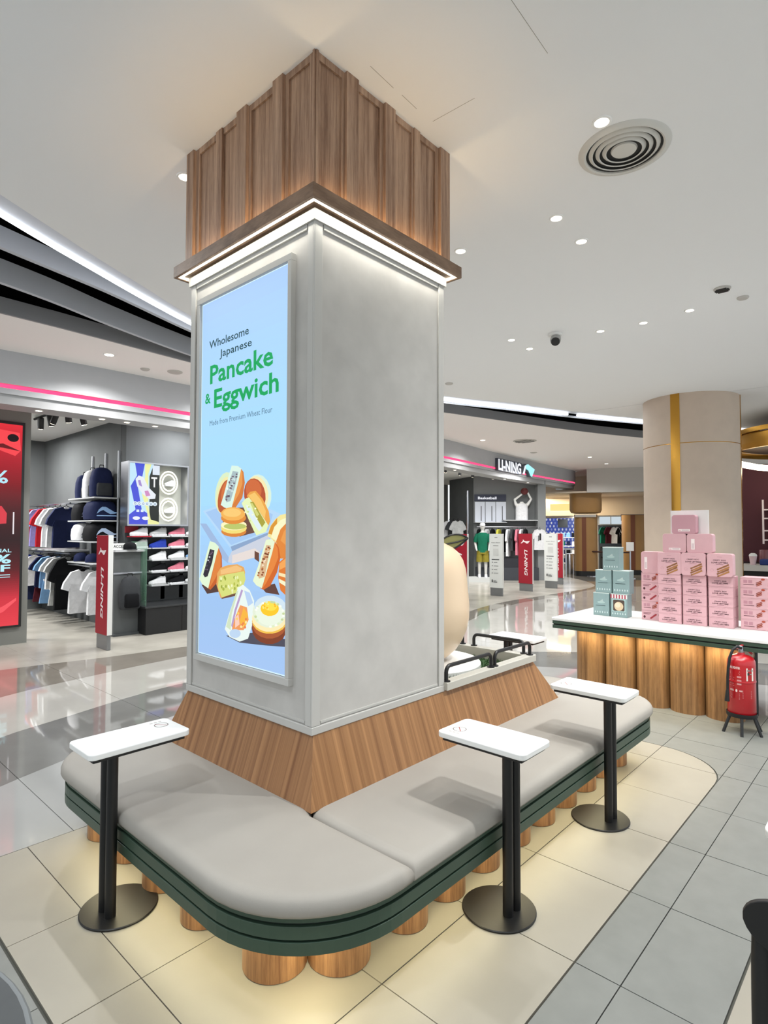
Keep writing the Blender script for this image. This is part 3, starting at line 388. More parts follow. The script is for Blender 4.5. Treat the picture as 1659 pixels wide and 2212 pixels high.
for i in range(-2, 2):
    for j in range(5): tile([(-.6, .487), (.69, .487), (.69, 3.333), (-.6, 3.333)], M_grey, .12+.57*(i-1), .12+.57*i, .487+.57*j, .487+.57*(j+1) if j < 4 else 3.335)
# polished concourse stone in curved bands, cut into slabs
C1 = [(-3, 2.4), (0, 3.75), (1.09, 4.24), (1.46, 4.38), (2.5, 4.75), (3.6, 4.95), (4.8, 4.7), (5.8, 4.0), (6.35, 3.28), (6.6, 2.7), (7.4, .6), (8, -1)]
C2 = [(-3, 2.9), (0, 4.5), (1.34, 5.23), (1.82, 5.38), (2.55, 5.6), (3.15, 5.68), (4.2, 5.6), (5.4, 5.2), (6.5, 4.4), (7.12, 3.68), (7.37, 3.41), (7.9, 2.5), (8.6, .6), (9, -1)]
C3 = [(-3, 4.2), (0, 5.6), (1.64, 6.47), (2.38, 6.66), (3.8, 6.85), (5.5, 6.7), (8.2, 5.85), (9.8, 6.25), (11.5, 6.5), (13.4, 6.45), (16.5, 6.4), (20, 4), (28, 0)]
C4 = [(-3, 8.1), (0, 7.9), (2.26, 7.69), (3.05, 7.54), (4.12, 7.42), (6, 6.9), (8.2, 6.08), (9.83, 6.6), (11.55, 6.87), (13.4, 6.83), (16.5, 6.88), (18.2, 7.9), (19.4, 9.2), (21, 12)]
def c0(x): return 3.337 if x < 6.0 else -4.0
def band(k, x):
    v = c0(x)
    for q in (C1, C2, C3, C4)[:k]: v = max(v, spl(q, x))
    return min(v, 15)
joints = [-3.6, -1.2, 1.2-.0, 2.4, 4.8, 6.0, 7.2, 9.6, 12, 14.4, 17, 20, 24, 29]
for k, mt in ((0, M_pol1), (1, M_pol2), (2, M_pol3), (3, M_pol4)):
    for a, b in zip(joints, joints[1:]):
        if k == 0 and a == -1.2: pass
        n = max(2, int((b-a)/.2)); mb = MB(); ok = False
        xs = [a+.002+(b-a-.004)*i/n for i in range(n+1)]
        for x, x2 in zip(xs, xs[1:]):
            e = 1e-4
            l0, h0, l1, h1 = band(k, x+e), band(k+1, x+e), band(k, x2-e), band(k+1, x2-e)
            if h0-l0 < .002 and h1-l1 < .002: continue
            ok = True
            mb.grid([[(x, l0+.001, z), (x2, l1+.001, z), (x2, max(h1-.001, l1+.002), z), (x, max(h0-.001, l0+.002), z)] for z in (-.012, 0)])
        if ok: mb.build('stone_slab', mt, floor)
for a, b in zip(joints, joints[1:]):
    n = max(2, int((b-a)/.2)); mb = MB()
    xs = [a+.001+(b-a-.002)*i/n for i in range(n+1)]
    for x, x2 in zip(xs, xs[1:]):
        mb.grid([[(x, band(4, x), z), (x2, band(4, x2), z), (x2, 16, z), (x, 16, z)] for z in (-.012, -.0005)])
    mb.build('stone_slab', M_pol5, floor)

# ------------------------------------------------------------------ ceiling, slot with fins, concourse ceiling
EDGE = [(-4, 1.6), (-1.5, 2.95), (0, 3.75), (1.036, 4.341), (1.405, 4.552), (1.772, 4.764), (2.261, 5.019), (2.961, 5.382), (4.2, 5.8), (5.8, 5.92), (7.49, 5.565), (8.647, 5.038), (10.17, 4.489), (11.64, 3.84), (14, 2.6), (18, .4), (24, -3)]
LEDC = [(-4, 1.86), (-1.5, 3.2), (0, 4.0), (1.104, 4.611), (1.49, 4.821), (1.866, 5.01), (2.375, 5.269), (3.061, 5.58), (4.2, 6.02), (5.8, 6.14), (7.788, 5.70), (9.0, 5.2), (10.414, 4.65), (11.9, 3.95), (14.2, 2.75), (18.2, .6), (24, -2.7)]
FINA = [(-4, 3.5), (-1, 4.5), (1.242, 5.169), (1.673, 5.287), (2.165, 5.423), (3.199, 5.811), (4.4, 6.15), (5.8, 6.25), (7.8, 5.85), (10.5, 4.78), (12, 4.1), (16, 2)]
FINB = [(-4, 4.9), (-1, 5.35), (1.427, 5.911), (1.92, 6.049), (2.511, 6.274), (3.648, 6.617), (4.6, 6.78)]
PINK = [(-4, 6.45), (0, 6.7), (1.629, 6.723), (2.145, 6.741), (2.717, 6.782), (3.79, 6.874), (5.5, 6.9), (7, 6.75), (8.521, 6.33), (12.05, 5.35), (13.94, 4.62), (17, 3.2), (24, 0)]
FASC = [(-4, 8.5), (-1, 8.25), (1.9, 8.1), (3, 8.03), (4.4, 8.0), (7.5, 7.98), (10.9, 8.17), (14.5, 8.62), (17, 8.82), (19.9, 9.0)]
def frange(a, b, n): return [a+(b-a)*i/n for i in range(n+1)]
mb = MB()
for x, x2 in zip(frange(-4, 10.24, 71), frange(-4, 10.24, 71)[1:]):
    mb.grid([[(x, -4, z), (x2, -4, z), (x2, spl(EDGE, x2), z), (x, spl(EDGE, x), z)] for z in (ZC, ZC+.06)])
ceiling = struct('ceiling', mb, M_ceil)
mb = MB()
for x, x2 in zip(frange(10.26, 24, 40), frange(10.26, 24, 40)[1:]):
    mb.grid([[(x, -4, z), (x2, -4, z), (x2, max(-3.9, spl(EDGE, x2)), z), (x, max(-3.9, spl(EDGE, x)), z)] for z in (ZC, ZC+.06)])
mb.build('ceiling_panel', M_ceil, ceiling)
mb = MB(); mb.box(10.24, 10.26, -4, 4.47, ZC+.02, ZC+.06); mb.build('joint', M_grout, ceiling)
M_seam = mat('ceiling_seam', '9a9790', .9)
for a, b in (((2.053, 1.177), (2.399, 1.191)), ((1.907, 1.84), (2.081, 1.849)), ((2.143, 1.848), (2.267, 1.854)), ((2.396, 1.848), (2.406, 1.591))):
    d = Vector((b[0]-a[0], b[1]-a[1])); q = Vector((-d.y, d.x)).normalized()*.0011
    mb = MB(); mb.prism([(a[0]-q.x, a[1]-q.y), (b[0]-q.x, b[1]-q.y), (b[0]+q.x, b[1]+q.y), (a[0]+q.x, a[1]+q.y)], ZC-.0006, ZC+.001); mb.build('seam', M_seam, ceiling)
# upstand lip behind the ceiling edge, LED profile, fins
mb = MB(); R = []
xs = frange(-4, 23, 110)
R = [[(x, spl(EDGE, x)+.001, ZC+.002), (x, spl(EDGE, x)*.5+spl(LEDC, x)*.5, ZC+.022), (x, spl(LEDC, x)+.04, ZC+.03), (x, spl(LEDC, x)+.04, ZC+.13), (x, spl(EDGE, x)+.001, ZC+.06)] for x in xs]
mb.grid(R); struct('trim_1', mb, M_fin, smooth=True)
def strip_led(name, xs, c, dy, z, r, mt, label):
    mb = MB(); mb.tube([(x, spl(c, x)+dy, z) for x in xs], r, 8); return tag(mb.build(name, mt, smooth=True), label, 'light')
strip_led('cove_light', frange(-3.9, 4.5, 40), LEDC, .02, ZC+.008, .016, LED_c, 'long curved white light line along the ceiling edge at the left')
strip_led('cove_light', frange(4.55, 10.2, 30), LEDC, -.02, ZC-.004, .026, LED_c, 'curved white light line in the ceiling slot right of the column')
strip_led('cove_light', frange(10.42, 14.5, 20), LEDC, -.02, ZC-.004, .026, LED_c, 'short white ceiling light line ending at the round column')
mb = MB(); mb.tube([(x, spl(LEDC, x)+.1, ZC-.015) for x in frange(5, 14.5, 40)], .02, 6); struct('trim_2', mb, M_fin)
def blade(name, c, x0, x1, z0, z1, t, mt):
    mb = MB(); xs = frange(x0, x1, 50)
    mb.grid([[(x, spl(c, x)-t/2, z0), (x, spl(c, x)+t/2, z0), (x, spl(c, x)+t/2, z1), (x, spl(c, x)-t/2, z1)] for x in xs]); return struct(name, mb, mt)
blade('trim_3', FINA, -4, 5.6, ZC, ZC+.165, .05, M_fin)
blade('trim_4', FINB, -4, 4.6, ZC, ZC+.21, .05, M_fin)
blade('trim_5', PINK, -4, 24, ZC-.005, ZC+.16, .03, mat('slot_edge', '8a8b8d', .6))
mb = MB(); mb.box(-4, 24, -4, 9, ZC+.75, ZC+.8); struct('ceiling_void', mb, M_void)
mb = MB()
mb.grid([[(x, spl(PINK, x)+.03, ZC+.16), (x, spl(PINK, x)+.06, ZC+.16), (x, spl(PINK, x)+.06, ZC+.75), (x, spl(PINK, x)+.03, ZC+.75)] for x in frange(-4, 24, 60)])
mb.grid([[(x, spl(LEDC, x)+.04, ZC+.12), (x, spl(LEDC, x)+.07, ZC+.12), (x, spl(LEDC, x)+.07, ZC+.75), (x, spl(LEDC, x)+.04, ZC+.75)] for x in frange(-4, 24, 60)])
struct('wall_void', mb, M_void)
mb = MB()
for x, x2 in zip(frange(-4, 27, 90), frange(-4, 27, 90)[1:]):
    y, y2 = max(-3.9, spl(PINK, x)), max(-3.9, spl(PINK, x2)); Y = 9.1 if x < 20.4 else 12
    mb.grid([[(x, y, z), (x2, y2, z), (x2, Y, z), (x, Y, z)] for z in (ZC, ZC+.05)])
struct('ceiling_concourse', mb, M_ceil2)

# ------------------------------------------------------------------ shop front: fascia, red light line, soffit
def fascia(name, prof, mt, x0=-4, x1=19.9, cap=True):
    mb = MB(); pts = [(x, spl(FASC, x)) for x in frange(x0, x1, 80)]
    if x1 > 18:
        for a in range(0, 100, 12): pts.append((19.9+.75*sin(rad(a)), 9.75-.75*cos(rad(a))))
    R = []
    for i, (x, y) in enumerate(pts):
        a, b = pts[max(0, i-1)], pts[min(len(pts)-1, i+1)]; t = Vector((b[0]-a[0], b[1]-a[1])).normalized(); n = Vector((-t.y, t.x))
        R.append([(x+n.x*d, y+n.y*d, z) for d, z in prof])
    mb.grid(R); return mb
front = struct('wall_front', fascia('f', [(0, 3.375), (.0, ZC+.02), (.12, ZC+.02), (.12, 3.375)], M_fascia), M_fascia)
fascia('f', [(.015, 3.255), (.015, 3.325), (.12, 3.325), (.12, 3.255)], 0).build('fascia_band', M_fascia, front)
fascia('f', [(.055, 3.135), (.055, 3.256), (.45, 3.256), (.45, 3.135)], 0).build('soffit', mat('soffit_grey', 'a7a8a9', .6), front)
led = fascia('f', [(.02, 3.33), (.02, 3.37), (.06, 3.37), (.06, 3.33)], 0, -4, 19.9).build('fascia_light', LED_red)
tag(led, 'thin red light line running along the grey shop fascia', 'light')
mb = MB()
for x, x2 in zip(frange(-4, 19.5, 60), frange(-4, 19.5, 60)[1:]): mb.grid([[(x, spl(FASC, x)+.3, z), (x2, spl(FASC, x2)+.3, z), (x2, 13.6, z), (x, 13.6, z)] for z in (3.42, 3.5)])
struct('ceiling_shop', mb, mat('shop_ceiling', 'd8d9d6', .9))
mb = MB(); mb.box(-4, 18.6, 8.95, 9.0, 3.14, 3.45); 
mb2 = MB(); mb2.box(-4, 2.684, 9.35, 9.75, 0, 3.45); pillar = struct('wall_pillar', mb2, mat('pillar_grey', '777873', .6))
mb = MB(); mb.box(-4, 4.05, 13.2, 13.4, 0, 3.45); struct('wall_back', mb, M_shopwall2)
mb = MB(); mb.box(4.05, 4.25, 9.56, 13.2, 0, 3.45); struct('wall_left', mb, M_shopwall2)
mb = MB(); mb.box(4.05, 9.5, 9.352, 9.55, 0, 3.45); struct('wall_shoe', mb, M_shopwall)
mb = MB(); mb.box(9.5, 9.7, 9.4, 15, 0, 3.45); mb.box(9.7, 18.6, 13.6, 13.8, 0, 3.45); struct('wall_far', mb, M_shopwall2)

# ------------------------------------------------------------------ the clad column
CX0, CX1, CY0, CY1 = 1.69, 2.64, 1.975, 3.04
col = thing('column', 'square grey column with walnut top, glowing ledge and lit food screen', 'column', (2.165, 2.5, 0))
mb = MB(); mb.box(CX0, CX1, CY0, CY1, .40, 3.10); mb.build('shaft', M_shaft, col)
T = .010
def corner_trim(x, y, sx, sy):
    mb = MB(); a = .038
    mb.box(min(x-sx*T, x+sx*a), max(x-sx*T, x+sx*a), min(y-sy*T, y), max(y-sy*T, y), .736, 3.0)
    mb.box(min(x-sx*T, x), max(x-sx*T, x), min(y, y+sy*a), max(y, y+sy*a), .736, 3.0)
    mb.build('corner_trim', M_shaft_trim, col, bevel=.002)
for x, y, sx, sy in ((CX0, CY0, 1, 1), (CX1, CY0, -1, 1), (CX0, CY1, 1, -1), (CX1, CY1, -1, -1)): corner_trim(x, y, sx, sy)
mb = MB(); mb.box(CX0-.012, CX1+.012, CY0-.012, CY1+.012, .70, .735); mb.build('base_trim', M_shaft_trim, col, bevel=.003)
for z0, z1, d in ((2.975, 3.0, .01),):
    mb = MB()
    mb.box(CX0+.045, CX1-.045, CY0-d, CY0, z0, z1); mb.box(CX0-d, CX0, CY0+.045, CY1-.045, z0, z1); mb.build('head_trim', M_shaft_trim, col, bevel=.002)
mb = MB()
mb.box(CX0+.045, CX1-.045, CY0-.006, CY0, .742, .752); mb.box(CX0-.006, CX0, CY0+.045, CY1-.045, .742, .752); mb.build('panel_bead', M_shaft_trim, col)
mb = MB(); mb.box(CX0-.02, CX1+.02, CY0-.02, CY1+.02, 3.0, 3.05); mb.build('head_band', M_shaft_trim, col)
# wooden ledge with light strips above and below
o1, o2 = .083, .02
mb = MB()
O = [(CX0-o1, CY0-o1), (CX1+o1, CY0-o1), (CX1+o1, CY1+o1), (CX0-o1, CY1+o1)]
I = [(CX0-o1+.016, CY0-o1+.016), (CX1+o1-.016, CY0-o1+.016), (CX1+o1-.016, CY1+o1-.016), (CX0-o1+.016, CY1+o1-.016)]
J = [(CX0, CY0), (CX1, CY0), (CX1, CY1), (CX0, CY1)]
mb.grid([[(x, y, z) for x, y in q] for q, z in ((J, 3.065), (I, 3.065), (I, 3.052), (O, 3.052), (O, 3.116), (I, 3.116), (I, 3.085), (J, 3.085))], cap0=False, cap1=False)
mb.build('wood_ledge', W_ledge, col, bevel=.0015)
def ring_strip(o, wd, z0, z1, name, mt):
    a = [(CX0-o, CY0-o), (CX1+o, CY0-o), (CX1+o, CY1+o), (CX0-o, CY1+o)]; b = inset(a, wd)
    mb = MB(); mb.grid([[(x, y, z) for x, y in q] for q, z in ((a, z0), (a, z1), (b, z1), (b, z0), (a, z0))], cap0=False, cap1=False); mb.build(name, mt, col)
ring_strip(.063, .016, 3.056, 3.064, 'led_strip', emis('led_under', 'fffbe6', 4))
ring_strip(.05, .008, 3.087, 3.093, 'led_strip', emis('led_warm', 'ffc878', 10))
# real light of those strips
for x, y, sx, sy in ((CX0-.045, 2.5, .02, 1.05), (2.165, CY0-.045, .95, .02), (CX1+.045, 2.5, .02, 1.05)):
    area((x, y, 3.05), sx, sy, 2.9, (1, .97, .88)); area((x, y, 3.10), sx*.9, sy*.9, 1.35, (1, .72, .4), (PI, 0, 0))
# walnut cladding: recessed panels, battens and header
a = .006
mb = MB(); mb.box(CX0-a, CX1+a, CY0-a, CY1+a, 3.10, 3.782); mb.build('wood_core', W_up, col)
def batten(x0, x1, d, z1=3.78):
    mb = MB(); mb.box(x0, x1, CY0-d, CY0-a+.001, 3.09, z1); mb.build('batten', W_up, col, bevel=.0012)
def batten_y(y0, y1, d, z1=3.78):
    mb = MB(); mb.box(CX0-d, CX0-a+.001, y0, y1, 3.09, z1); mb.build('batten', W_up, col, bevel=.0012)
B1, B2, B3 = .036, .026, .018
for x0, x1, d in ((1.664, 1.695, B3), (1.835, 1.852, B3), (1.852, 1.931, B1), (1.931, 1.948, B3), (2.10, 2.124, B3), (2.124, 2.2, B1), (2.2, 2.22, B3), (2.35, 2.366, B3), (2.366, 2.415, B2), (2.56, 2.588, B3), (2.588, 2.674, B1)): batten(x0, x1, d)
for y0, y1, d in ((1.95, 2.0, B3), (2.152, 2.177, B3), (2.177, 2.256, B1), (2.256, 2.274, B3), (2.458, 2.476, B3), (2.476, 2.565, B1), (2.565, 2.585, B3), (2.72, 2.78, B2), (2.962, 3.0, B3), (3.0, 3.076, B1)): batten_y(y0, y1, d)
mb = MB(); mb.box(CX0-.004-B3, CX1+.02, CY0-B3+.001, CY0-a+.001, 3.745, 3.78); mb.box(CX0-B3+.001, CX0-a+.001, CY0-.02, CY1+.02, 3.745, 3.78); mb.build('header', W_up, col)
# lit screen on the left face
SF = (.775, .93, 2.858)
mb = MB(); y0, y1, z0, z1 = 2.945, 2.108, .892, 2.893
for b in ((y1, y0, z0, z0+.034), (y1, y0, z1-.034, z1), (y1, y1+.026, z0+.034, z1-.034), (y0-.026, y0, z0+.034, z1-.034)):
    mb.box(CX0-.03, CX0+.001, b[0], b[1], b[2], b[3])
fr = mb.build('screen_frame', M_shaft_trim, col, bevel=.002)
mb = MB(); mb.box(CX0-.014, CX0, 2.134, 2.919, .926, 2.862); scr = mb.build('display_screen', mat('screen_black', '0a0a0c', .2), col)
A = Art((CX0-.0142, 2.918, 0), (0, -1, 0), (0, 0, 1), (-1, 0, 0), .00002)
U1, V0, V1 = .783, .928, 2.86
gr = [('abcdfb', V1), ('acd8fc', 2.4), ('a8dcfc', 2.0), ('a6dafc', 1.75), ('a3cbf5', 1.45), ('9fc3ef', 1.2), ('a3c4ef', V0)]
NB = 36
def gcol(v):
    for (c1, a_), (c2, b_) in zip(gr, gr[1:]):
        if b_ <= v <= a_:
            t = (a_-v)/(a_-b_); p = [int(c1[i:i+2], 16)*(1-t)+int(c2[i:i+2], 16)*t for i in (0, 2, 4)]; return '%02x%02x%02x' % tuple(int(q) for q in p)
    return gr[-1][0]
A.h += A.step
for i in range(NB):
    v0 = V0+(V1-V0)*i/NB; v1 = V0+(V1-V0)*(i+1)/NB; c = gcol((v0+v1)/2)
    A.m.face([A.P(0, v0), A.P(U1, v0), A.P(U1, v1), A.P(0, v1)], c)
for u0, u1, v0, v1 in ((0, .006, V0, V1), (U1-.005, U1, V0, V1), (0, U1, V1-.006, V1), (0, U1, V0, V0+.006)): A.rect(u0, u1, v0, v1, 'd6f2ff')
for c, p in FOOD: A.poly([(x/1000, y/1000) for x, y in reversed(p)], c)
A.build('artwork', SCREEN, scr)
A2 = Art((CX0-.0205, 2.918, 0), (0, -1, 0), (0, 0, 1), (-1, 0, 0), .00002)
A2.text('Wholesome', .088, 2.592, .373, .044, '1f4a52', .012)
A2.text('Japanese', .193, 2.526, .295, .042, '1f4a52', .012)
A2.text('Pancake', .100, 2.398, .566, .102, '07a55a', .022)
A2.text('&', .052, 2.294, .056, .058, '07a55a', .022)
A2.text('Eggwich', .143, 2.261, .568, .102, '07a55a', .022)
A2.text('Made from Premium Wheat Flour', .102, 2.167, .56, .030, '4f7288')
A2.build('lettering', SCREEN, scr)

# ------------------------------------------------------------------ bench wrapped round the column and planter
BX0, BX1, BY0, BY1 = 1.068, 4.40, 1.318, 3.42
WX0, WX1, WY0, WY1 = 1.594, 3.86, 1.866, 3.15
bench = thing('bench', 'long grey cushioned bench with green rim wrapped round the column', 'bench', (2.6, 2.3, 0))
out = rrect(BX0+.012, BX1-.012, BY0+.012, BY1-.012, (.47, .35, .34, .34), 14)
def ringpoly(mb, o, i, z0, z1):
    n = len(o); mb.grid([[(x, y, z0) for x, y in o], [(x, y, z1) for x, y in o], [(x, y, z1) for x, y in i], [(x, y, z0) for x, y in i], [(x, y, z0) for x, y in o]], cap0=False, cap1=False)
for z0, z1, d in ((.344, .367, .004), (.294, .335, 0), (.244, .285, 0)):
    mb = MB(); ringpoly(mb, inset(out, d), inset(out, .2), z0, z1); mb.build('green_band', M_green, bench, bevel=.002)
mb = MB(); ringpoly(mb, inset(out, .014), inset(out, .25), .25, .365); mb.build('bench_frame', M_gdark, bench)
mb = MB(); ringpoly(mb, inset(out, .24), [(1.60, 1.87), (3.76, 1.87), (3.76, 3.1), (1.60, 3.1)], .27, .385) if 0 else None
# cushions
prof = [(.02, .364), (.004, .368), (-.003, .380), (-.003, .398), (.004, .414), (.014, .424), (.03, .430), (.046, .432)]
r = 12
def cushion(outline, pr=prof): 
    mb = MB(); rings = []
    for d, z in pr: rings.append([(x, y, z) for x, y in inset(outline, d)])
    mb.grid(rings); o = mb.build('cushion', M_cush, bench, smooth=True); o.modifiers.new('flat', 'WEIGHTED_NORMAL').weight = 100; return o
SX = 1.60
q = rrect(BX0, SX, BY0, BY1, (.47, 0, 0, .33), r)
cushion(q[:r+1]+[(SX-.003, BY0), (SX-.003, WY0), (SX+.06, WY0+.063), (SX+.06, BY1)]+q[r+3:])
q = rrect(SX, BX1, BY0, WY0, (0, .35, 0, 0), r)
cushion([(SX+.003, BY0)]+q[1:r+2]+[(BX1, WY0+.06), (SX+.063, WY0+.06), (SX+.003, WY0)])
cushion(rrect(WX1-.06, BX1, WY0+.066, BY1, (0, 0, .33, 0), r))
# tapered walnut back panels
TX0, TX1, TY0, TY1 = 1.69, 3.675, 1.968, 3.045
def wedge(b0, b1, t0, t1, i0, i1, mt):
    mb = MB(); q = [(*b0, .428), (*b1, .428), (*t1, .70), (*t0, .70)]; k = [(*i0, .428), (*i1, .428), (*i1, .70), (*i0, .70)]
    mb.grid([q, k]); mb.build('back_panel', mt, bench)
d = .03
wedge((WX0, WY0), (WX1, WY0), (TX0, TY0), (TX1, TY0), (TX0+d, TY0+d), (TX1-d, TY0+d), W_x)
wedge((WX0, WY1), (WX0, WY0), (TX0, TY1), (TX0, TY0), (TX0+d, TY1-d), (TX0+d, TY0+d), W_y)
wedge((WX1, WY0), (WX1, WY1), (TX1, TY0), (TX1, TY1), (TX1-d, TY0+d), (TX1-d, TY1-d), W_y)
wedge((WX1, WY1), (WX0, WY1), (TX1, TY1), (TX0, TY1), (TX1-d, TY1-d), (TX0+d, TY1-d), W_x)
# round walnut posts below
def post(x, y, rr):
    mb = MB(); mb.lathe([(rr-.004, 0), (rr, .003), (rr, .248)], (x, y, 0), 28); mb.build('post', W_post, bench, smooth=True)
post(1.357, 1.787, .12); post(1.542, 1.637, .12)
for x in (1.86, 2.13, 2.42, 2.72, 3.0, 3.28, 3.56, 3.84, 4.08): post(x, 1.585, .098)
for y in (2.21, 2.555, 2.89, 3.18): post(1.315, y, .098)
# light line under the rim
mb = MB(); mb.tube([(x, y, .242) for x, y in inset(out, .10)], .006, 6, closed=True); mb.build('led_strip', emis('led_bench', 'ffedb8', 4), bench)
WARM = (1, .90, .58)
area((2.75, BY0+.13, .238), 2.4, .03, 5, WARM); area((BX0+.13, 2.45, .238), .03, 1.5, 3.6, WARM)
area((1.30, 1.52, .238), .04, .5, 1.9, WARM, (0, 0, rad(-45))); area((4.2, 1.9, .238), .03, .8, 2.3, WARM)

# ------------------------------------------------------------------ planter behind the right wing
pl = thing('planter', 'grey edged planter box with artificial grass and black rails', 'planter', (3.15, 2.5, 0))
PX0, PX1, PY0, PY1 = 2.645, 3.675, 1.94, 3.07
mb = MB(); t = .065
M_ledge = mat('planter_ledge', 'b9b6ac', .5)
oo = [(PX0, PY0), (PX1, PY0), (PX1, PY1), (PX0, PY1)]; ii = [(PX0, PY0+t), (PX1-t, PY0+t), (PX1-t, PY1-t), (PX0, PY1-t)]
mb.grid([[(x, y, .708) for x, y in oo], [(x, y, .75) for x, y in oo], [(x, y, .75) for x, y in ii], [(x, y, .45) for x, y in ii], [(x, y, .45) for x, y in inset(oo, .05)], [(x, y, .708) for x, y in inset(oo, .05)], [(x, y, .708) for x, y in oo]], cap0=False, cap1=False)
mb.build('planter_rim', M_ledge, pl, bevel=.003)
mb = MB(); mb.box(PX0+.001, PX1-t+.01, PY0+t-.01, PY1-t+.01, .46, .675)
for i in range(5200):
    x, y = random.uniform(PX0+.01, PX1-t-.005), random.uniform(PY0+t+.005, PY1-t-.005)
    if (x-3.15)**2+(y-2.5)**2 < .385**2: continue
    a_ = random.uniform(0, PI); h = random.uniform(.015, .035); lx, ly = random.uniform(-.012, .012), random.uniform(-.012, .012)
    mb.face([(x-.003*cos(a_), y-.003*sin(a_), .675), (x+.003*cos(a_), y+.003*sin(a_), .675), (x+lx, y+ly, .675+h)])
gr_ = mb.build('grass', M_grass, pl); gr_['kind'] = 'stuff'
def rail(pts, feet):
    mb = MB(); mb.tube(pts, .0115, 10)
    o = mb.build('guard_rail', M_black, pl, smooth=True)
    for x, y in feet:
        mb = MB(); mb.lathe([(.024, .75), (.024, .756), (.014, .759)], (x, y, 0), 14); mb.build('flange', M_black, o, smooth=True)
def bar(a, b, z=.835, rr=.035):
    a, b = Vector((*a, 0)), Vector((*b, 0)); u = (b-a).normalized(); P = [a+Vector((0, 0, .75)), a+Vector((0, 0, z-rr))]
    for k in range(1, 6): th = k*PI/10; P.append(a+u*(rr-rr*cos(th))+Vector((0, 0, z-rr+rr*sin(th))))
    for k in range(0, 6): th = PI/2-k*PI/10; P.append(b-u*(rr-rr*cos(th))+Vector((0, 0, z-rr+rr*sin(th))))
    P.append(b+Vector((0, 0, .75))); return P
ry = PY0+.028; rx = PX1-.03
rail(bar((2.672, ry), (3.14, ry)), ((2.672, ry), (3.14, ry)))
rail(bar((3.185, ry), (3.635, ry)), ((3.185, ry), (3.635, ry)))
rail(bar((rx, 2.02), (rx, 2.43)), ((rx, 2.02), (rx, 2.43)))
rail(bar((rx, 2.53), (rx, 3.0)), ((rx, 2.53), (rx, 3.0)))
pd = MB(); pd.lathe([(.372, .676), (.38, .68), (.38, .708), (.368, .72), (.2, .72)], (3.15, 2.5, 0), 48)
tag(pd.build('pedestal', M_white, smooth=True), 'low round white pedestal under the cream egg figure', 'pedestal')
EP = [(.03, .716), (.10, .722), (.155, .745), (.215, .80), (.255, .86), (.285, .93), (.302, 1.01), (.304, 1.09), (.298, 1.16), (.292, 1.22), (.288, 1.28), (.28, 1.34), (.262, 1.40), (.232, 1.45), (.19, 1.487), (.135, 1.515), (.07, 1.53), (.01, 1.534)]
mb = MB(); mb.lathe(EP, (0, 0, 0), 48)
egg = thing('egg_figure', 'large smooth cream egg shaped figure standing behind the column', 'sculpture', (3.15, 2.5, 0))
mb.build('shell', M_egg, egg, smooth=True, local=True)
M_leaf = mat('olive_leaf', '8f8f58', .5)
mb = MB(); n = 14
du = Vector((.80, -.60, 0)); L0 = Vector((.02, -.02, 1.435))
up = []; lo = []
for i in range(n+1):
    t_ = i/n; wd = .052*sin(PI*t_)**.75; c = L0+du*(.28*t_)+Vector((0, 0, .115*sin(t_*1.45)))
    nrm = Vector((-.25, 0, 1)).normalized(); up.append(c+nrm*wd); lo.append(c-nrm*wd)
th = Vector((.5, .67, 0))*.008
mb.grid([[a_, b_, b_+th, a_+th] for a_, b_ in zip(up, lo)])
mb.build('leaf', M_leaf, egg, local=True)
mb = MB(); mb.tube([*up, *reversed(lo)], .007, 6, closed=True); mb.tube([(a_+b_)/2+Vector((0, 0, .012*sin(i*.45)))-th*.4 for i, (a_, b_) in enumerate(zip(up, lo))], .006, 6)
mb.build('leaf_outline', M_blackp, egg, local=True)

# ------------------------------------------------------------------ small side tables
def side_table(label):
    t = thing('side_table', label, 'table', (0, 0, 0), 'slim white side tables round the bench')
    mb = MB(); mb.prism(rrect(-.12, .12, -.215, .215, .028, 6), .692, .716); mb.build('table_top', M_white, t, local=True, bevel=.004)
    mb = MB(); mb.prism(rrect(-.10, .10, -.195, .195, .004, 2), .676, .692); mb.build('support_plate', M_black, t, local=True)
    for x in (-.030, .030):
        mb = MB(); mb.lathe([(.022, .008), (.022, .677)], (x, -.09, 0), 20); mb.build('pole', M_black, t, local=True, smooth=True)
    mb = MB(); mb.lathe([(.153, 0), (.155, .003), (.155, .006), (.152, .009)], (-.012, -.035, 0), 48); mb.build('base_plate', M_black, t, local=True, smooth=True)
    A = Art((-.09, .185, .7163), (0, -1, 0), (1, 0, 0), (0, 0, 1), .00004)
    A.ring(.035, .058, .027, .031, '6a625e'); A.poly([(.014, .079), (.017, .082), (.056, .037), (.053, .034)], '9a4a44')
    for k in range(3): A.rect(.012+.02*k, .026+.02*k, .004, .014, 'b9b4ae')
    A.build('notice_sticker', PRINT, t)
    return t
tb = side_table('white topped side table in the middle, before the long cushion')
tb.location = (2.19, 1.365, 0)
tb2 = dup(tb, (3.25, 1.36, 0), 0, 'white topped side table at the right, nearest the counter')
tb3 = dup(tb, (1.13, 2.51, 0), -PI/2, 'white topped side table at the left, before the lit screen')
dup(tb, (4.39, 2.49, 0), PI, 'white topped side table behind the planter rails, beyond the grass')

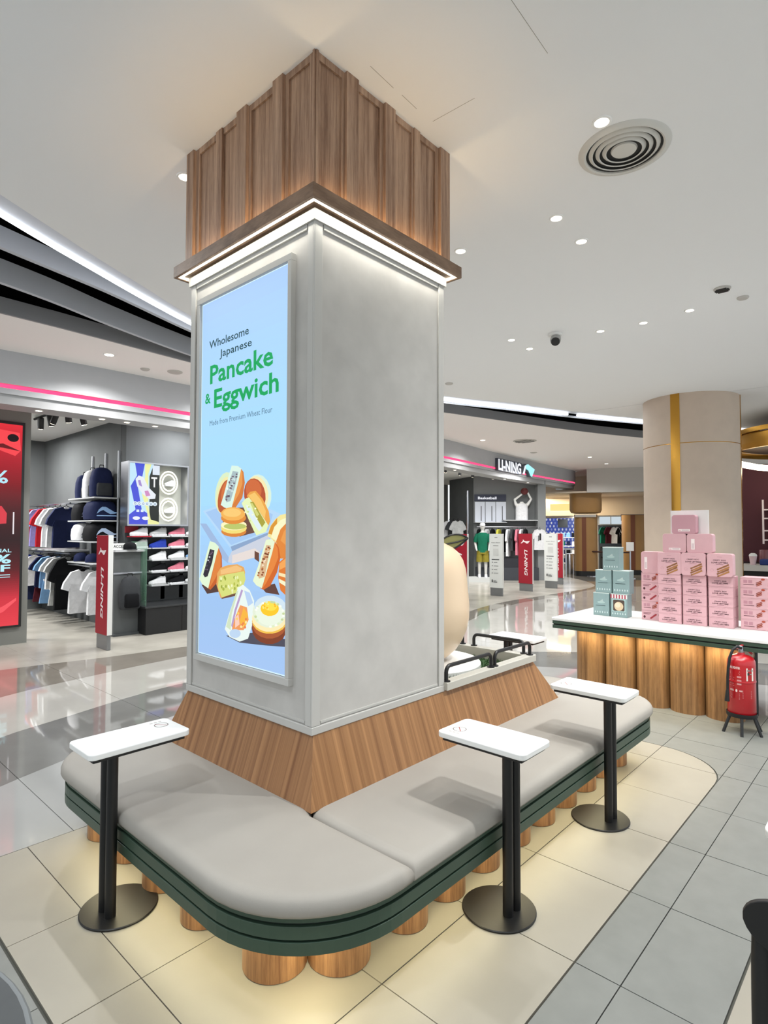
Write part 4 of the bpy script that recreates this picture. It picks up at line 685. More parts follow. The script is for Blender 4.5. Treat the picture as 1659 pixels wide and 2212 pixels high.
# ------------------------------------------------------------------ display counter at the right
ct = thing('counter', 'white topped counter with green rim on rounded oak flutes', 'counter', (5.8, 1.75, 0))
co = rrect(5.40, 6.45, .80, 2.69, (.12, .12, .05, .03), 8)
mb = MB(); mb.prism(co, .716, .742); mb.build('counter_top', M_white, ct, bevel=.004)
for z0, z1, d in ((.684, .714, .006), (.640, .672, .006)):
    mb = MB(); mb.prism(inset(co, d), z0, z1); mb.build('green_band', M_green, ct, bevel=.002)
for i in range(5):
    mb = MB(); yc = 2.395-.291*i
    mb.loft([(0, .13, .146, 5.70, yc), (.64, .13, .146, 5.70, yc)], 32, .9); mb.build('flute', W_flute, ct, smooth=True)
mb = MB(); mb.box(5.70, 6.3, 1.09, 2.53, 0, .66); mb.build('counter_body', W_flute, ct); mb = MB(); mb.prism(inset(co, .016), .641, .716); mb.build('rim_core', M_gdark, ct)
mb = MB(); mb.box(5.475, 5.485, 1.05, 2.58, .633, .639); mb.build('led_strip', emis('led_counter', 'ffe3a0', 6), ct)
area((5.49, 1.8, .632), .03, 1.5, 8, (1, .88, .6))
# pink tins and boxes on the counter
M_pink = mat('pink_card', 'd2a6ac', .5, var=.02, vscale=20); M_pinkd = mat('pink_tin', 'c4949e', .4); M_lid = mat('pale_lid', 'f4e4e4', .5)
Z0 = .742; HB = .0912
def rolls(A, u, v, s, dark=False):
    c = ('8a5a34', 'a8743f', '6f4326') if not dark else ('8c3a26', 'a34a30', '6a2a1e')
    for k in range(4):
        x, y = u+.004*(k % 2)-.003*k*s, v+s*(.34-.19*k)
        A.poly([(x-.36*s, y-.20*s), (x-.33*s, y-.30*s), (x+.5*s, y+.1*s), (x+.47*s, y+.24*s)], c[k % 2])
        A.ell(x-.35*s, y-.25*s, .07*s, .075*s, c[2], 8); A.ell(x-.35*s, y-.25*s, .03*s, .035*s, c[1], 8)
def front(y0, wd, z, kind, label, X=5.83, hb=HB, dp=.2, grp='pink boxes stacked on the counter'):
    """kind: text | side | spare"""
    t = thing('biscuit_box', label, 'box', (X, y0-wd/2, z), grp)
    mb = MB(); mb.box(0, dp, -wd/2+.001, wd/2-.001, .0008, hb-.008); mb.build('carton', M_pink, t, local=True, bevel=.0025)
    mb = MB(); mb.box(-.0012, dp+.001, -wd/2+.0003, wd/2-.0003, hb-.008, hb); mb.build('lid', M_pink, t, local=True, bevel=.002)
    A = Art((-.0016, wd/2, 0), (0, -1, 0), (0, 0, 1), (-1, 0, 0))
    if kind == 'text':
        A.text('~', wd*.42, hb*.72, wd*.16, hb*.05, '7a4a50'); A.text('CRISPY EGG', wd*.24, hb*.50, wd*.50, hb*.11, '4a2a33', .02)
        A.text('LOVE LETTERS', wd*.17, hb*.29, wd*.64, hb*.12, '4a2a33', .03); A.rect(wd*.36, wd*.64, hb*.17, hb*.20, '8a5a64')
    elif kind == 'side':
        for k in range(2): A.rect(wd*(.12+.18*k), wd*(.26+.18*k), hb*.45, hb*.75, 'b98792')
        A.rect(wd*.12, wd*.5, hb*.28, hb*.33, '6a3a44'); rolls(A, wd*.66, hb*.45, hb*.5, True); A.ell(wd*.82, hb*.86, wd*.07, hb*.1, 'a8452e', 10)
    else:
        A.rect(wd*.1, wd*.5, hb*.72, hb*.78, '8a5560'); A.rect(wd*.1, wd*.42, hb*.60, hb*.65, '8a5560')
        A.ell(wd*.16, hb*.32, wd*.06, hb*.13, '4a1a24', 12); A.poly([(wd*.42, hb*.2), (wd*.5, hb*.12), (wd*.82, hb*.62), (wd*.74, hb*.72)], '9c3038'); A.ell(wd*.93, hb*.6, wd*.05, hb*.2, '6b5a30', 10)
    A.build('printing', PRINT, t, True); return t
ords = ['lowest', 'second from the bottom', 'middle', 'second from the top', 'topmost']
proto = {}
def stack(nm, y0, wd, kinds, X, where):
    for k in range(5):
        kd = kinds[k]; lab = 'pink box, %s in %s' % (ords[k], where); key = (kd, wd)
        if key in proto: dup(proto[key], (X, y0-wd/2, Z0+HB*k), 0, lab)
        else: proto[key] = front(y0, wd, Z0+HB*k, kd, lab, X)
stack('a', 1.985, .178, ['spare', 'side', 'spare', 'spare', 'side'], 5.90, 'the leftmost narrow stack')
stack('b', 1.803, .198, ['text']*5, 5.82, 'the first lettered stack from left')
stack('c', 1.597, .198, ['text']*5, 5.84, 'the middle lettered stack')
stack('d', 1.388, .198, ['text']*5, 5.86, 'the third lettered stack from left')
stack('e', 1.150, .21, ['side']*5, 5.93, 'the stack furthest right')
M_dl = mat('label_white', 'efe6e2', .5)
def tin(y0, wd, hh, z, label, kind, X, mt=M_pink):
    t = thing('biscuit_tin', label, 'tin', (X, y0-wd/2, z), 'pink tins on top of the stacks')
    q = rrect(-wd/2, wd/2, 0, hh, .022, 5)
    mb = MB(); mb.slab((0, 0, 0), (0, -1, 0), (0, 0, 1), (1, 0, 0), q, .012, .098); mb.build('tin_body', mt, t, local=True, bevel=.003)
    mb = MB(); mb.slab((0, 0, 0), (0, -1, 0), (0, 0, 1), (1, 0, 0), q, 0, .0115); mb.build('tin_lid', mt, t, local=True, bevel=.003)
    A = Art((-.0006, wd/2, 0), (0, -1, 0), (0, 0, 1), (-1, 0, 0))
    if kind == 'rolls':
        A.text('~', wd*.40, hh*.84, wd*.2, hh*.05, '7a4a50'); A.text('CRISPY EGG', wd*.24, hh*.69, wd*.5, hh*.055, '4a2a33', .02); A.text('LOVE LETTERS', wd*.18, hh*.58, wd*.64, hh*.06, '4a2a33', .03)
        A.rect(wd*.36, wd*.64, hh*.52, hh*.535, '8a5a64'); A.ring(wd*.2, hh*.28, .011, .0125, 'c08b94', 12); rolls(A, wd*.60, hh*.27, .105)
    elif kind == 'low': A.rect(wd*.27, wd*.76, hh*.13, hh*.25, 'f1e4e2'); A.rect(wd*.42, wd*.72, hh*.15, hh*.23, 'd6c4c6'); A.rect(wd*.29, wd*.38, hh*.15, hh*.19, 'd9a3ad')
    else: A.rect(wd*.17, wd*.31, hh*.18, hh*.74, 'f1e4e2'); A.rect(wd*.19, wd*.29, hh*.22, hh*.5, 'd6c4c6')
    A.build('printing', PRINT, t, True); return t
zt = Z0+5*HB
tin(1.985, .19, .205, zt, 'plain pink tin with an upright white sticker, at the left end of its row', 'tall', 5.90)
for y0, n in ((1.805, 'left'), (1.60, 'middle'), (1.385, 'right')): tin(y0, .205, .205, zt, 'pink tin showing rolled wafers, %s one of three in the row' % n, 'rolls', 5.815)
tin(1.765, .205, .175, zt+.205, 'plain pink tin with low sticker, left of the pair under the top tin', 'low', 5.84)
tin(1.555, .215, .175, zt+.205, 'plain pink tin with upright sticker, right of the pair under the top tin', 'tall', 5.84)
tin(1.685, .205, .175, zt+.38, 'darker pink tin topping the whole pyramid before a white card', 'low', 5.85, M_pinkd)
mb = MB(); mb.box(5.955, 5.963, 1.395, 1.725, zt+.38, zt+.60); tag(mb.build('display_card', M_white, bevel=.001), 'upright white card behind the topmost pink tin', 'card')
# pale teal gift boxes
M_teal = mat('teal_card', '8ca5a5', .5, var=.03, vscale=15); M_tlid = mat('teal_lid', 'cfdcd8', .5)
def gift(y0, z, label, X=5.88, win=False):
    wd, hh = .166, .232
    t = thing('gift_box', label, 'box', (X, y0-wd/2, z), None if win else 'teal gift boxes on the counter')
    mb = MB(); mb.box(0, .125, -wd/2+.001, wd/2-.001, .0005, hh-.007); mb.build('carton', M_teal, t, local=True, bevel=.002)
    mb = MB(); mb.box(-.001, .126, -wd/2, wd/2, hh-.007, hh); mb.build('lid', M_tlid, t, local=True, bevel=.0015)
    A = Art((-.0014, wd/2, 0), (0, -1, 0), (0, 0, 1), (-1, 0, 0))
    for k in range(6): A.poly([(wd*(.13+.15*k)-.006, hh*.15), (wd*(.13+.15*k), hh*.10), (wd*(.13+.15*k)+.006, hh*.15), (wd*(.13+.15*k), hh*.21)], 'd4e2e0')
    if win:
        for k in range(12): A.rect(wd*k/12, wd*(k+1)/12, hh*.80, hh*.965, 'b04a5a' if k % 2 == 0 else 'f2e8e6')
        A.rect(wd*.10, wd*.90, hh*.24, hh*.79, 'a8c6c4'); A.poly(rrect(wd*.16, wd*.84, hh*.27, hh*.74, .012, 3), '4d3d33'); A.ell(wd*.50, hh*.47, wd*.27, hh*.19, 'd9c3a0', 18); A.ell(wd*.44, hh*.52, wd*.16, hh*.11, 'e8d8bc', 14)
    else:
        A.rect(wd*.17, wd*.76, hh*.425, hh*.445, '3a5152'); A.ell(wd*.5, hh*.58, wd*.24, hh*.05, 'a9c2bf', 14); A.poly([(wd*.36, hh*.6), (wd*.64, hh*.62), (wd*.6, hh*.72)], 'b2c4c0')
    A.build('printing', PRINT, t, True); return t
g0 = gift(2.458, Z0, 'teal gift box standing left in the bottom row of the gift pyramid')
gift(2.276, Z0, 'teal gift box with striped awning and a window showing a cookie', 5.87, True)
dup(g0, (5.89, 2.437-.083, Z0+.2325), 0, 'teal gift box, left one of the middle row of the gift pyramid')
dup(g0, (5.885, 2.258-.083, Z0+.2325), 0, 'teal gift box, right one of the middle row of the gift pyramid')
dup(g0, (5.885, 2.358-.083, Z0+.465), 0, 'teal gift box on the very top of the gift pyramid')

# ------------------------------------------------------------------ big round column behind the counter
rc = thing('round_column', 'thick round beige column with brass strips reaching the ceiling', 'column', (10.55, 2.73, 0))
mb = MB(); mb.lathe([(.72, 0), (.72, 2.985)], (10.55, 2.73, 0), 64); mb.build('lower_shell', M_stone, rc, smooth=True)
mb = MB(); mb.lathe([(.72, 2.997), (.72, 3.785)], (10.55, 2.73, 0), 64); mb.build('upper_shell', M_stone, rc, smooth=True)
mb = MB(); mb.lathe([(.712, 2.97), (.712, 3.01)], (10.55, 2.73, 0), 64); mb.build('joint_ring', M_gold, rc, smooth=True)
for a0 in (177.5, 277.5, 67):
    mb = MB(); R = []
    for k in range(7):
        a = rad(a0-5.4+10.8*k/6); R.append([(10.55+q*cos(a), 2.73+q*sin(a), z) for q, z in ((.70, .0), (.726, .0), (.726, 3.78), (.70, 3.78))])
    mb.grid(R); mb.build('brass_strip', M_gold, rc, smooth=True)

# ------------------------------------------------------------------ fire extinguisher on its stand
EX, EY = 5.40, 1.05
st = thing('extinguisher_stand', 'black metal floor stand holding the red fire extinguisher', 'stand', (EX, EY, 0))
mb = MB(); mb.lathe([(.085, .128), (.108, .128), (.110, .132), (.110, .158), (.104, .158), (.104, .138), (.085, .138)], (EX, EY, 0), 32); mb.build('ring', M_blackp, st, smooth=True)
for a in (131, 190, 250, 312):
    a = rad(a+0); mb = MB(); mb.tube([(EX+.092*cos(a), EY+.092*sin(a), .140), (EX+.150*cos(a), EY+.150*sin(a), .0)], .0115, 8); mb.build('leg', M_blackp, st, smooth=True)
ux, uy = EX+.075, EY-.088
mb = MB(); mb.obox((ux, uy, .395), .012, .010, .265, rad(-47)); mb.build('upright', M_blackp, st, bevel=.002)
ex = thing('fire_extinguisher', 'red fire extinguisher with black hose beside the counter', 'extinguisher', (EX, EY, .139))
mb = MB(); mb.lathe([(.06, .0), (.092, .003), (.1, .014), (.1005, .40), (.098, .43), (.085, .455), (.06, .468), (.03, .476), (.026, .49)], (EX, EY, .139), 36); mb.build('cylinder', M_red, ex, smooth=True)
mb = MB(); mb.lathe([(.018, .485), (.02, .50), (.02, .535), (.014, .545)], (EX, EY, .139), 16); mb.tube([(EX, EY, .66), (EX-.028, EY+.03, .665)], .009, 8); mb.build('valve', M_steel, ex, smooth=True)
rt = Vector((.675, -.737, 0))
C0 = Vector((EX, EY, .139))
mb = MB(); 
mb.tube([C0+Vector((0, 0, .535))-rt*.012, C0+Vector((0, 0, .555))+rt*.03, C0+Vector((0, 0, .558))+rt*.085], .0085, 8); mb.build('lever', M_red, ex, smooth=True)
mb = MB(); mb.tube([C0+Vector((0, 0, .52)), C0+Vector((0, 0, .512))+rt*.05, C0+Vector((0, 0, .478))+rt*.088], .009, 8); mb.build('handle', M_red, ex, smooth=True)
mb = MB(); hp = [(-.02, .53), (-.055, .545), (-.09, .52), (-.115, .46), (-.128, .38), (-.134, .30), (-.136, .21)]
mb.tube([C0+rt*a+Vector((-.03, -.028, z)) for a, z in hp], .011, 10); ho = mb.build('hose', M_blackp, ex, smooth=True)
mb = MB(); mb.tube([C0+rt*a+Vector((-.03, -.028, z)) for a, z in ((-.136, .21), (-.138, .19), (-.142, .115))], [.010, .013, .018], 10); mb.build('nozzle', M_blackp, ho, smooth=True)
mb = MB(); mb.lathe([(.1012, .262), (.103, .266), (.103, .274), (.1012, .278)], (EX, EY, .139), 32); mb.tube([C0+rt*-.10+Vector((0, 0, .27)), C0+rt*-.136+Vector((-.03, -.028, .27))], .006, 6); mb.build('hose_clip', M_red, ex, smooth=True)
class Wrap(Art):
    """print wrapped on a cylinder: u is arc length from the side facing the seats"""
    def __init__(s, c, r, a0): s.c, s.r, s.a0 = c, r, a0; s.m = MB(); s.h = 0; s.step = .00005
    def P(s, u, v): a = s.a0+u/s.r; q = s.r+s.h+.0006; return Vector((s.c[0]+q*cos(a), s.c[1]+q*sin(a), s.c[2]+v))
fa = math.atan2(-EY, -EX)
A = Wrap((EX, EY, .139), .1005, fa)
A.text('FIRE FIGHTER', -.088, .372, .080, .019, 'f0dcd8', .03)
for k, (w_, z) in enumerate(((.075, .350), (.07, .338), (.075, .329))): A.rect(-.085, -.085+w_, z, z+.005, 'd9a8a6')
for k in range(5): A.rect(-.09, -.05-.004*(k % 2), .30-.016*k, .304-.016*k, 'c47a7c')
for k in range(3): A.rect(-.03, .0, .305-.028*k, .318-.028*k, 'd08f90')
A.text('CO2', -.085, .197, .03, .014, 'f0dcd8', .03); A.ell(-.035, .203, .007, .012, 'f0dcd8', 10); A.rect(-.015, .006, .196, .208, 'd9a8a6')
for k in range(6): A.rect(-.085+.004*(k % 3), -.012, .180-.009*k, .183-.009*k, 'cf8e8f')
for k in range(8): A.rect(.006, .075, .205-.008*k, .2075-.008*k, 'c67c7f')
A.rect(.034, .09, .285, .385, 'eeeae2'); A.rect(.04, .085, .36, .372, '8a8880'); A.rect(.042, .056, .330, .350, '2e2e2c'); A.rect(.06, .08, .336, .342, 'a6a49c')
A.build('printing', PRINT, ex)

# ------------------------------------------------------------------ chair and tables at the frame edges
ch = thing('cafe_chair', 'black chair with a curved paddle back at the right edge', 'chair', (1.67, .31, 0), rz=rad(8))
mb = MB()
bk = []
for i in range(25):
    t = -cos(PI*i/24); y = -.2125+.2325*t; zc = .665+.012*(1-t*t); hh = .072*math.sqrt(max(.012, 1-abs(t)**4)); xo = -.055*(1-t*t)+.0
    bk.append([(xo-.011, y, zc-hh), (xo+.008, y, zc-hh*.96), (xo+.008, y, zc+hh*.96), (xo-.011, y, zc+hh)])
mb.grid(bk); mb.build('backrest', M_blackp, ch, local=True, smooth=True, bevel=.006)
for yy in (-.015, -.41):
    mb = MB(); mb.tube([(.005, yy, .66), (.0, yy, .56), (.01, yy, .45), (-.02, yy, .22), (-.07, yy, 0)], [.017, .020, .021, .019, .014], 12); mb.build('rear_leg', M_blackp, ch, local=True, smooth=True)
    mb = MB(); mb.tube([(.40, yy+(.01 if yy > -.1 else -.01), .44), (.42, yy, 0)], [.02, .014], 12); mb.build('front_leg', M_blackp, ch, local=True, smooth=True)
mb = MB(); mb.prism(rrect(0, .43, -.43, .0, .07, 5), .44, .465); mb.build('seat', M_blackp, ch, local=True, bevel=.006)
ta = thing('cafe_table', 'white cafe table corner showing at the right edge beyond the chair', 'table', (2.32, -.01, 0))
mb = MB(); mb.prism(rrect(1.968, 2.668, -.36, .338, .045, 6), .722, .745); mb.build('table_top', M_white, ta, bevel=.004)
mb = MB(); mb.lathe([(.22, 0), (.22, .01), (.03, .018), (.03, .722)], (2.32, -.01, 0), 24); mb.build('pedestal_base', M_black, ta, smooth=True)
tr = thing('round_table', 'dark round table edge at the bottom left corner', 'table', (-.09, 1.22, 0))
mb = MB(); mb.lathe([(.43, .726), (.448, .730), (.448, .748), (.444, .752)], (-.09, 1.22, 0), 64); mb.build('rim', mat('rim_grey', '6e7273', .5), tr, smooth=True)
mb = MB(); mb.lathe([(.3, .735), (.437, .735), (.437, .7535), (.2, .754)], (-.09, 1.22, 0), 64); mb.build('table_top', mat('dark_laminate', '3c3f40', .55, var=.06, vscale=30), tr, smooth=True)
mb = MB(); mb.lathe([(.24, 0), (.24, .01), (.03, .018), (.03, .726)], (-.09, 1.22, 0), 24); mb.build('pedestal_base', M_black, tr, smooth=True)

# ------------------------------------------------------------------ ceiling fittings
vt = thing('ceiling_vent', 'large round white ceiling air vent with concentric rings', 'vent', (3.31, 1.18, ZC))
M_vent = mat('vent_white', 'c9c7c0', .5)
mb = MB(); mb.lathe([(.205, 0), (.205, -.012), (.215, -.017), (.245, -.005), (.248, .0)], (3.31, 1.18, ZC), 48, cap=False); mb.build('flange', M_vent, vt, smooth=True)
for r_ in (.172, .135, .098):
    mb = MB(); mb.lathe([(r_+.032, .012), (r_+.004, -.012), (r_, -.014), (r_-.004, -.01), (r_+.026, .016)], (3.31, 1.18, ZC-.002), 48, cap=False); mb.build('vent_ring', M_vent, vt, smooth=True)
mb = MB(); mb.lathe([(.075, .006), (.066, -.008), (.02, -.012)], (3.31, 1.18, ZC-.002), 32); mb.build('centre_disc', M_vent, vt, smooth=True)
mb = MB(); mb.lathe([(.206, -.0016), (.2, -.0013)], (3.31, 1.18, ZC), 40); mb.build('dark_throat', mat('vent_throat', '2a2a29', .9), vt)
def downlight(x, y, z, label, r=.042, grp='recessed downlights of the main ceiling'):
    t = thing('downlight', label, 'light', (x, y, z), grp)
    mb = MB(); mb.lathe([(r*.86, -.002), (r*.9, -.006), (r*1.15, -.005), (r*1.22, 0)], (0, 0, 0), 24, cap=False); mb.build('trim_ring', M_white, t, smooth=True, local=True)
    mb = MB(); mb.lathe([(r*.88, -.003), (r*.5, -.0045)], (0, 0, 0), 20); mb.build('lamp', LED_lamp, t, local=True)
    return t
d0 = None
for x, y, lab in DOWN:
    if d0 is None: d0 = downlight(x, y, ZC, lab)
    else: dup(d0, (x, y, ZC), 0, lab)
cc = thing('security_camera', 'small black eyed ceiling camera among the downlights', 'camera', (5.957, 2.893, ZC))
mb = MB(); mb.lathe([(.075, 0), (.075, -.02), (.06, -.028)], (0, 0, 0), 24); mb.build('base', M_white, cc, local=True, smooth=True)
mb = MB(); mb.tube([(.02, 0, -.02), (-.03, -.02, -.075), (-.055, -.03, -.10)], [.05, .058, .052], 20); mb.build('housing', mat('cam_grey', '9d9d9b', .4), cc, local=True, smooth=True)
mb = MB(); mb.tube([(-.052, -.029, -.098), (-.066, -.036, -.112)], [.046, .044], 20); mb.build('lens', M_blackp, cc, local=True, smooth=True)
def disc(name, x, y, z, r, mt, label, cat, grille=False):
    t = thing(name, label, cat, (x, y, z))
    mb = MB(); mb.lathe([(r, 0), (r, -.008), (r*.8, -.018), (r*.3, -.02)], (0, 0, 0), 24); mb.build('body', mt, t, local=True, smooth=True)
    if grille:
        for k in range(-2, 3):
            mb = MB(); h = math.sqrt(max(.01, .7-(k*.3)**2))*r; mb.box(k*r*.3-.006, k*r*.3+.006, -h, h, -.024, -.019); mb.build('slot', M_blackp, t, local=True)
    return t
M_det = mat('detector_grey', 'b9b6b0', .5)
disc('ceiling_speaker', 5.827, 1.229, ZC, .07, M_det, 'small slotted round ceiling grille right of the last downlight', 'speaker', True)
disc('smoke_detector', 6.177, 1.134, ZC, .05, M_det, 'small grey ceiling disc nearest the right edge', 'detector')
disc('smoke_detector', 6.908, 5.029, ZC, .06, M_det, 'small ceiling disc just right of the grey column side', 'detector')
disc('smoke_detector', 3.54, 7.63, ZC, .06, M_det, 'small disc on the concourse ceiling above the red light line', 'detector')
disc('ceiling_speaker', 3.88, 7.46, ZC, .10, M_det, 'round ceiling fitting above the fascia beside the column screen', 'speaker')
disc('ceiling_speaker', 12.56, 6.9, ZC, .28, M_det, 'wide round grille on the concourse ceiling above the shop sign', 'speaker', True)
disc('smoke_detector', 14.6, 7.75, ZC, .1, M_det, 'small detector on the concourse ceiling right above the lit shop sign', 'detector')
for x, y, lab in ((2.95, 7.34, 'lit downlight on the concourse ceiling at the left, before the fascia'), (11.8, 7.6, 'lit concourse downlight above the start of the shop sign'), (16.6, 7.0, 'lit concourse downlight right of the shop sign'), (18.6, 7.3, 'lit concourse downlight near the end of the red line')):
    o = dup(d0, (x, y, ZC), 0, lab, 'downlights of the concourse ceiling'); o.scale = (1.5, 1.5, 1)
for x, lab in ((2.46, 'soffit downlight nearest the black track lights'), (3.23, 'second soffit downlight from the left under the fascia'), (3.57, 'third soffit downlight from the left under the fascia'), (3.98, 'soffit downlight closest to the column screen'), (11.93, 'soffit downlight above the hanging black shop spots'), (14.98, 'soffit downlight above the white throwing figure'), (16.59, 'soffit downlight above the right end of the basketball wall'), (17.6, 'last soffit downlight where the fascia curves away')):
    dup(d0, (x, spl(FASC, x)+.22, 3.134), 0, lab, 'downlights in the shop soffit')

# ------------------------------------------------------------------ sports shop, left bay
def logo(A, u, v, w, col, rot=0):
    q = [(0, .02), (.12, .02), (.30, .16), (.46, .13), (.66, .0), (.80, .03), (1, .27), (.62, .235), (.40, .26), (.33, .37), (.22, .37), (.27, .29)]
    c_, s_ = cos(rot), sin(rot); A.poly([(u+w*(x*c_-y*s_), v+w*(x*s_+y*c_)) for x, y in q], col)
# lit red poster screen on the pillar
ps = thing('poster_screen', 'tall red lit poster screen on the grey pillar at the left edge', 'screen', (2.2, 9.35, 0))
mb = MB(); mb.box(1.5, 2.60, 9.31, 9.352, .24, 3.12); mb.build('screen_case', M_blackp, ps, bevel=.004)
A = Art((1.53, 9.309, .27), (1, 0, 0), (0, 0, 1), (0, -1, 0), .0002)
hs = ['e8303c', 'c02030', '8c1420', '4a0a14', '2a060e', '5a0c16', 'd83040', 'f0404c']
W_, H_ = 1.035, 2.81
for i in range(96):
    t = i/96*(len(hs)-1); k = int(t); f = t-k; c = '%02x%02x%02x' % tuple(int(int(hs[k][j:j+2], 16)*(1-f)+int(hs[min(k+1, 7)][j:j+2], 16)*f) for j in (0, 2, 4))
    A.m.face([A.P(0, H_*(1-(i+1)/96)), A.P(W_, H_*(1-(i+1)/96)), A.P(W_, H_*(1-i/96)), A.P(0, H_*(1-i/96))], c)
A.poly([(.5, 2.75), (1.0, 2.7), (1.02, 2.45), (.95, 2.37), (.8, 2.42), (.6, 2.5)], 'ff4a52'); A.ell(.92, 2.62, .07, .055, '1a0a10'); A.poly([(.55, 2.48), (.8, 2.53), (1.02, 2.44), (.8, 2.47)], '6a1018')
A.text('%', .66, 1.98, .21, .18, 'bdf0ff', .02); A.poly([(.6, 1.66), (.80, 1.66), (.865, 1.56), (.86, 1.42), (.6, 1.40)], 'e03a48'); A.rect(.938, .956, 1.27, 1.58, 'f0e8ec')
A.text('ADDITIONAL', .33, 1.02, .60, .05, 'bdf4ff', .02); A.text('50%', .40, .87, .53, .125, 'bdf4ff', .03); A.text('OFF', .44, .755, .48, .095, 'bdf4ff', .03); A.rect(.6, .92, .70, .712, 'bdf4ff'); A.rect(.7, .92, .67, .68, 'bdf4ff')
A.poly([(.2, .1), (.6, .16), (.85, .28), (1.0, .38), (1.0, .34), (.85, .2), (.6, .08), (.2, .05)], 'ff5a64')
A.build('poster_art', print_mat('lit_poster', .9), ps)
# track with spot heads
def track(name, pts, z, heads, label):
    t = thing(name, label, 'light', (pts[0][0], pts[0][1], z))
    mb = MB()
    if len(pts) > 1: mb.tube([(x, y, z-.02) for x, y in pts], .02, 6)
    else: mb.obox((pts[0][0], pts[0][1], z-.02), .05, .02, .012)
    mb.build('track_rail', M_blackp, t)
    for x, y, dx, dy in heads:
        d = Vector((dx, dy, -1)).normalized(); p = Vector((x, y, z-.10)); mb = MB()
        mb.tube([(x, y, z-.03), (x, y, z-.11)], .012, 6); mb.tube([p-d*.06, p+d*.11], .045, 14); h = mb.build('spot_head', M_blackp, t, smooth=True)
        mb = MB(); mb.tube([p+d*.108, p+d*.113], .038, 12); mb.build('lamp', LED_lamp, h)
track('track_light', [(3.03, 10.4), (3.05, 9.15)], 3.40, [(3.03, 10.1, .1, .4), (3.04, 9.7, .3, .3), (3.045, 9.5, -.2, .5), (3.12, 9.2, .2, .2), (3.34, 9.25, .3, .1)], 'black ceiling track with five spot heads inside the left shop bay')
sd = disc('smoke_detector', 3.1, 11.3, 3.42, .08, M_det, 'grey disc on the shop ceiling below the black spots', 'detector')
# clothes: one shirt, copied and dyed
def cloth(n, c): return mat('cloth_'+n, c, .85, spec=.15, var=.08, vscale=18, bump=.3, bscale=25)
CL = dict(red=cloth('red', 'b0202a'), white=cloth('white', 'dedfe2'), navy=cloth('navy', '1d2444'), blue=cloth('blue', '2a3fa0'), sky=cloth('sky', '6f95bd'), black=cloth('black', '131417'), grey=cloth('grey', 'b4b6b6'), green=cloth('green', '17614a'), yellow=cloth('yellow', 'c3bf4e'), pink=cloth('pink', 'd0788a'), maroon=cloth('maroon', '4b1a24'), charcoal=cloth('charcoal', '3b3d40'), purple=cloth('purple', '8d86c0'), olive=cloth('olive', '857a2e'), orange=cloth('orange', 'd07a35'))
SH = [(-.07, .0), (-.19, -.035), (-.30, -.20), (-.33, -.30), (-.235, -.335), (-.20, -.24), (-.215, -.45), (-.225, -.70), (.225, -.70), (.215, -.45), (.20, -.24), (.235, -.335), (.33, -.30), (.30, -.20), (.19, -.035), (.07, .0), (.03, -.035), (-.03, -.035)]
def shirt(label, grp):
    t = thing('tshirt', label, 'shirt', (0, 0, 0), grp)
    mb = MB(); n = len(SH)
    rings = []
    for y, k in ((-.028, .93), (-.034, .98), (-.012, 1), (.012, 1), (.034, .98), (.028, .93)):
        rings.append([(x*k, y+.012*sin(9*x)*(-z), z*1.0-(1-k)*.12) for x, z in SH])
    mb.grid(rings); mb.build('garment', CL['white'], t, local=True, smooth=True)
    mb = MB(); mb.tube([(-.17, 0, -.045), (-.02, 0, .012), (0, 0, .03), (0, 0, .055), (.02, 0, .07), (.032, 0, .055)], .006, 6); mb.tube([(.17, 0, -.045), (.02, 0, .012), (0, 0, .03)], .006, 6); mb.build('hanger', M_blackp, t, local=True)
    return t
SHORT = [(-.16, 0), (-.2, -.2), (-.23, -.42), (-.02, -.43), (0, -.2), (.02, -.43), (.23, -.42), (.2, -.2), (.16, 0)]
s0 = None
def hang(x, y, z, rz, color, label, grp, sx=1, sz=1, name='tshirt'):
    global s0
    if s0 is None: s0 = shirt(label, grp); o = s0; o.location = (x, y, z); o.rotation_euler.z = rz
    else: o = dup(s0, (x, y, z), rz, label, grp)
    recolor(o, 'garment', CL[color]); o.scale = (sx, 1, sz); return o
s1 = None
def shorts(x, y, z, rz, color, label, grp):
    global s1
    if s1 is None:
        s1 = thing('sport_shorts', label, 'shorts', (x, y, z), grp, rz); mb = MB()
        mb.grid([[(a, yy, b) for a, b in SHORT] for yy in (-.02, .02)]); mb.build('garment', CL[color], s1, local=True)
        mb = MB(); mb.box(-.165, .165, -.024, .024, -.035, .004); mb.build('waistband', CL['white'], s1, local=True)
    else: recolor(dup(s1, (x, y, z), rz, label, grp), 'garment', CL[color])
G1 = 'shirts on the upper side-wall rail'; G2 = 'clothes on the lower side-wall rail'
for k, (y, c, t) in enumerate(((12.45, 'red', 'plain red shirt hanging at the far left of the upper rail'), (12.1, 'purple', 'white and purple print shirt next to the red one on the upper rail'), (11.75, 'red', 'dark red shirt between pale shirts on the upper rail'), (11.45, 'white', 'white shirt in the middle of the upper rail'), (11.2, 'white', 'second white shirt of the upper rail, nearer the bags'), (10.9, 'navy', 'navy shirt at the bag shelf end of the upper rail'))): hang(3.70, y, 2.0, 0, c, t, G1)
for k, (y, c, t) in enumerate(((12.6, 'blue', 'blue top at the far left of the lower rail'), (12.2, 'white', 'white top second from the left on the lower rail'), (11.75, 'navy', 'navy top on the lower rail between white and sky blue'), (11.5, 'sky', 'sky blue top in the middle of the lower rail'), (11.2, 'white', 'white top right of the sky blue one on the lower rail'), (10.95, 'grey', 'pale grey top at the near end of the lower rail'), (10.75, 'black', 'long black garment where the lower rail meets the bag shelves'))): hang(3.70, y, 1.13, 0, c, t, G2, 1, .8 if c != 'black' else 1.25)
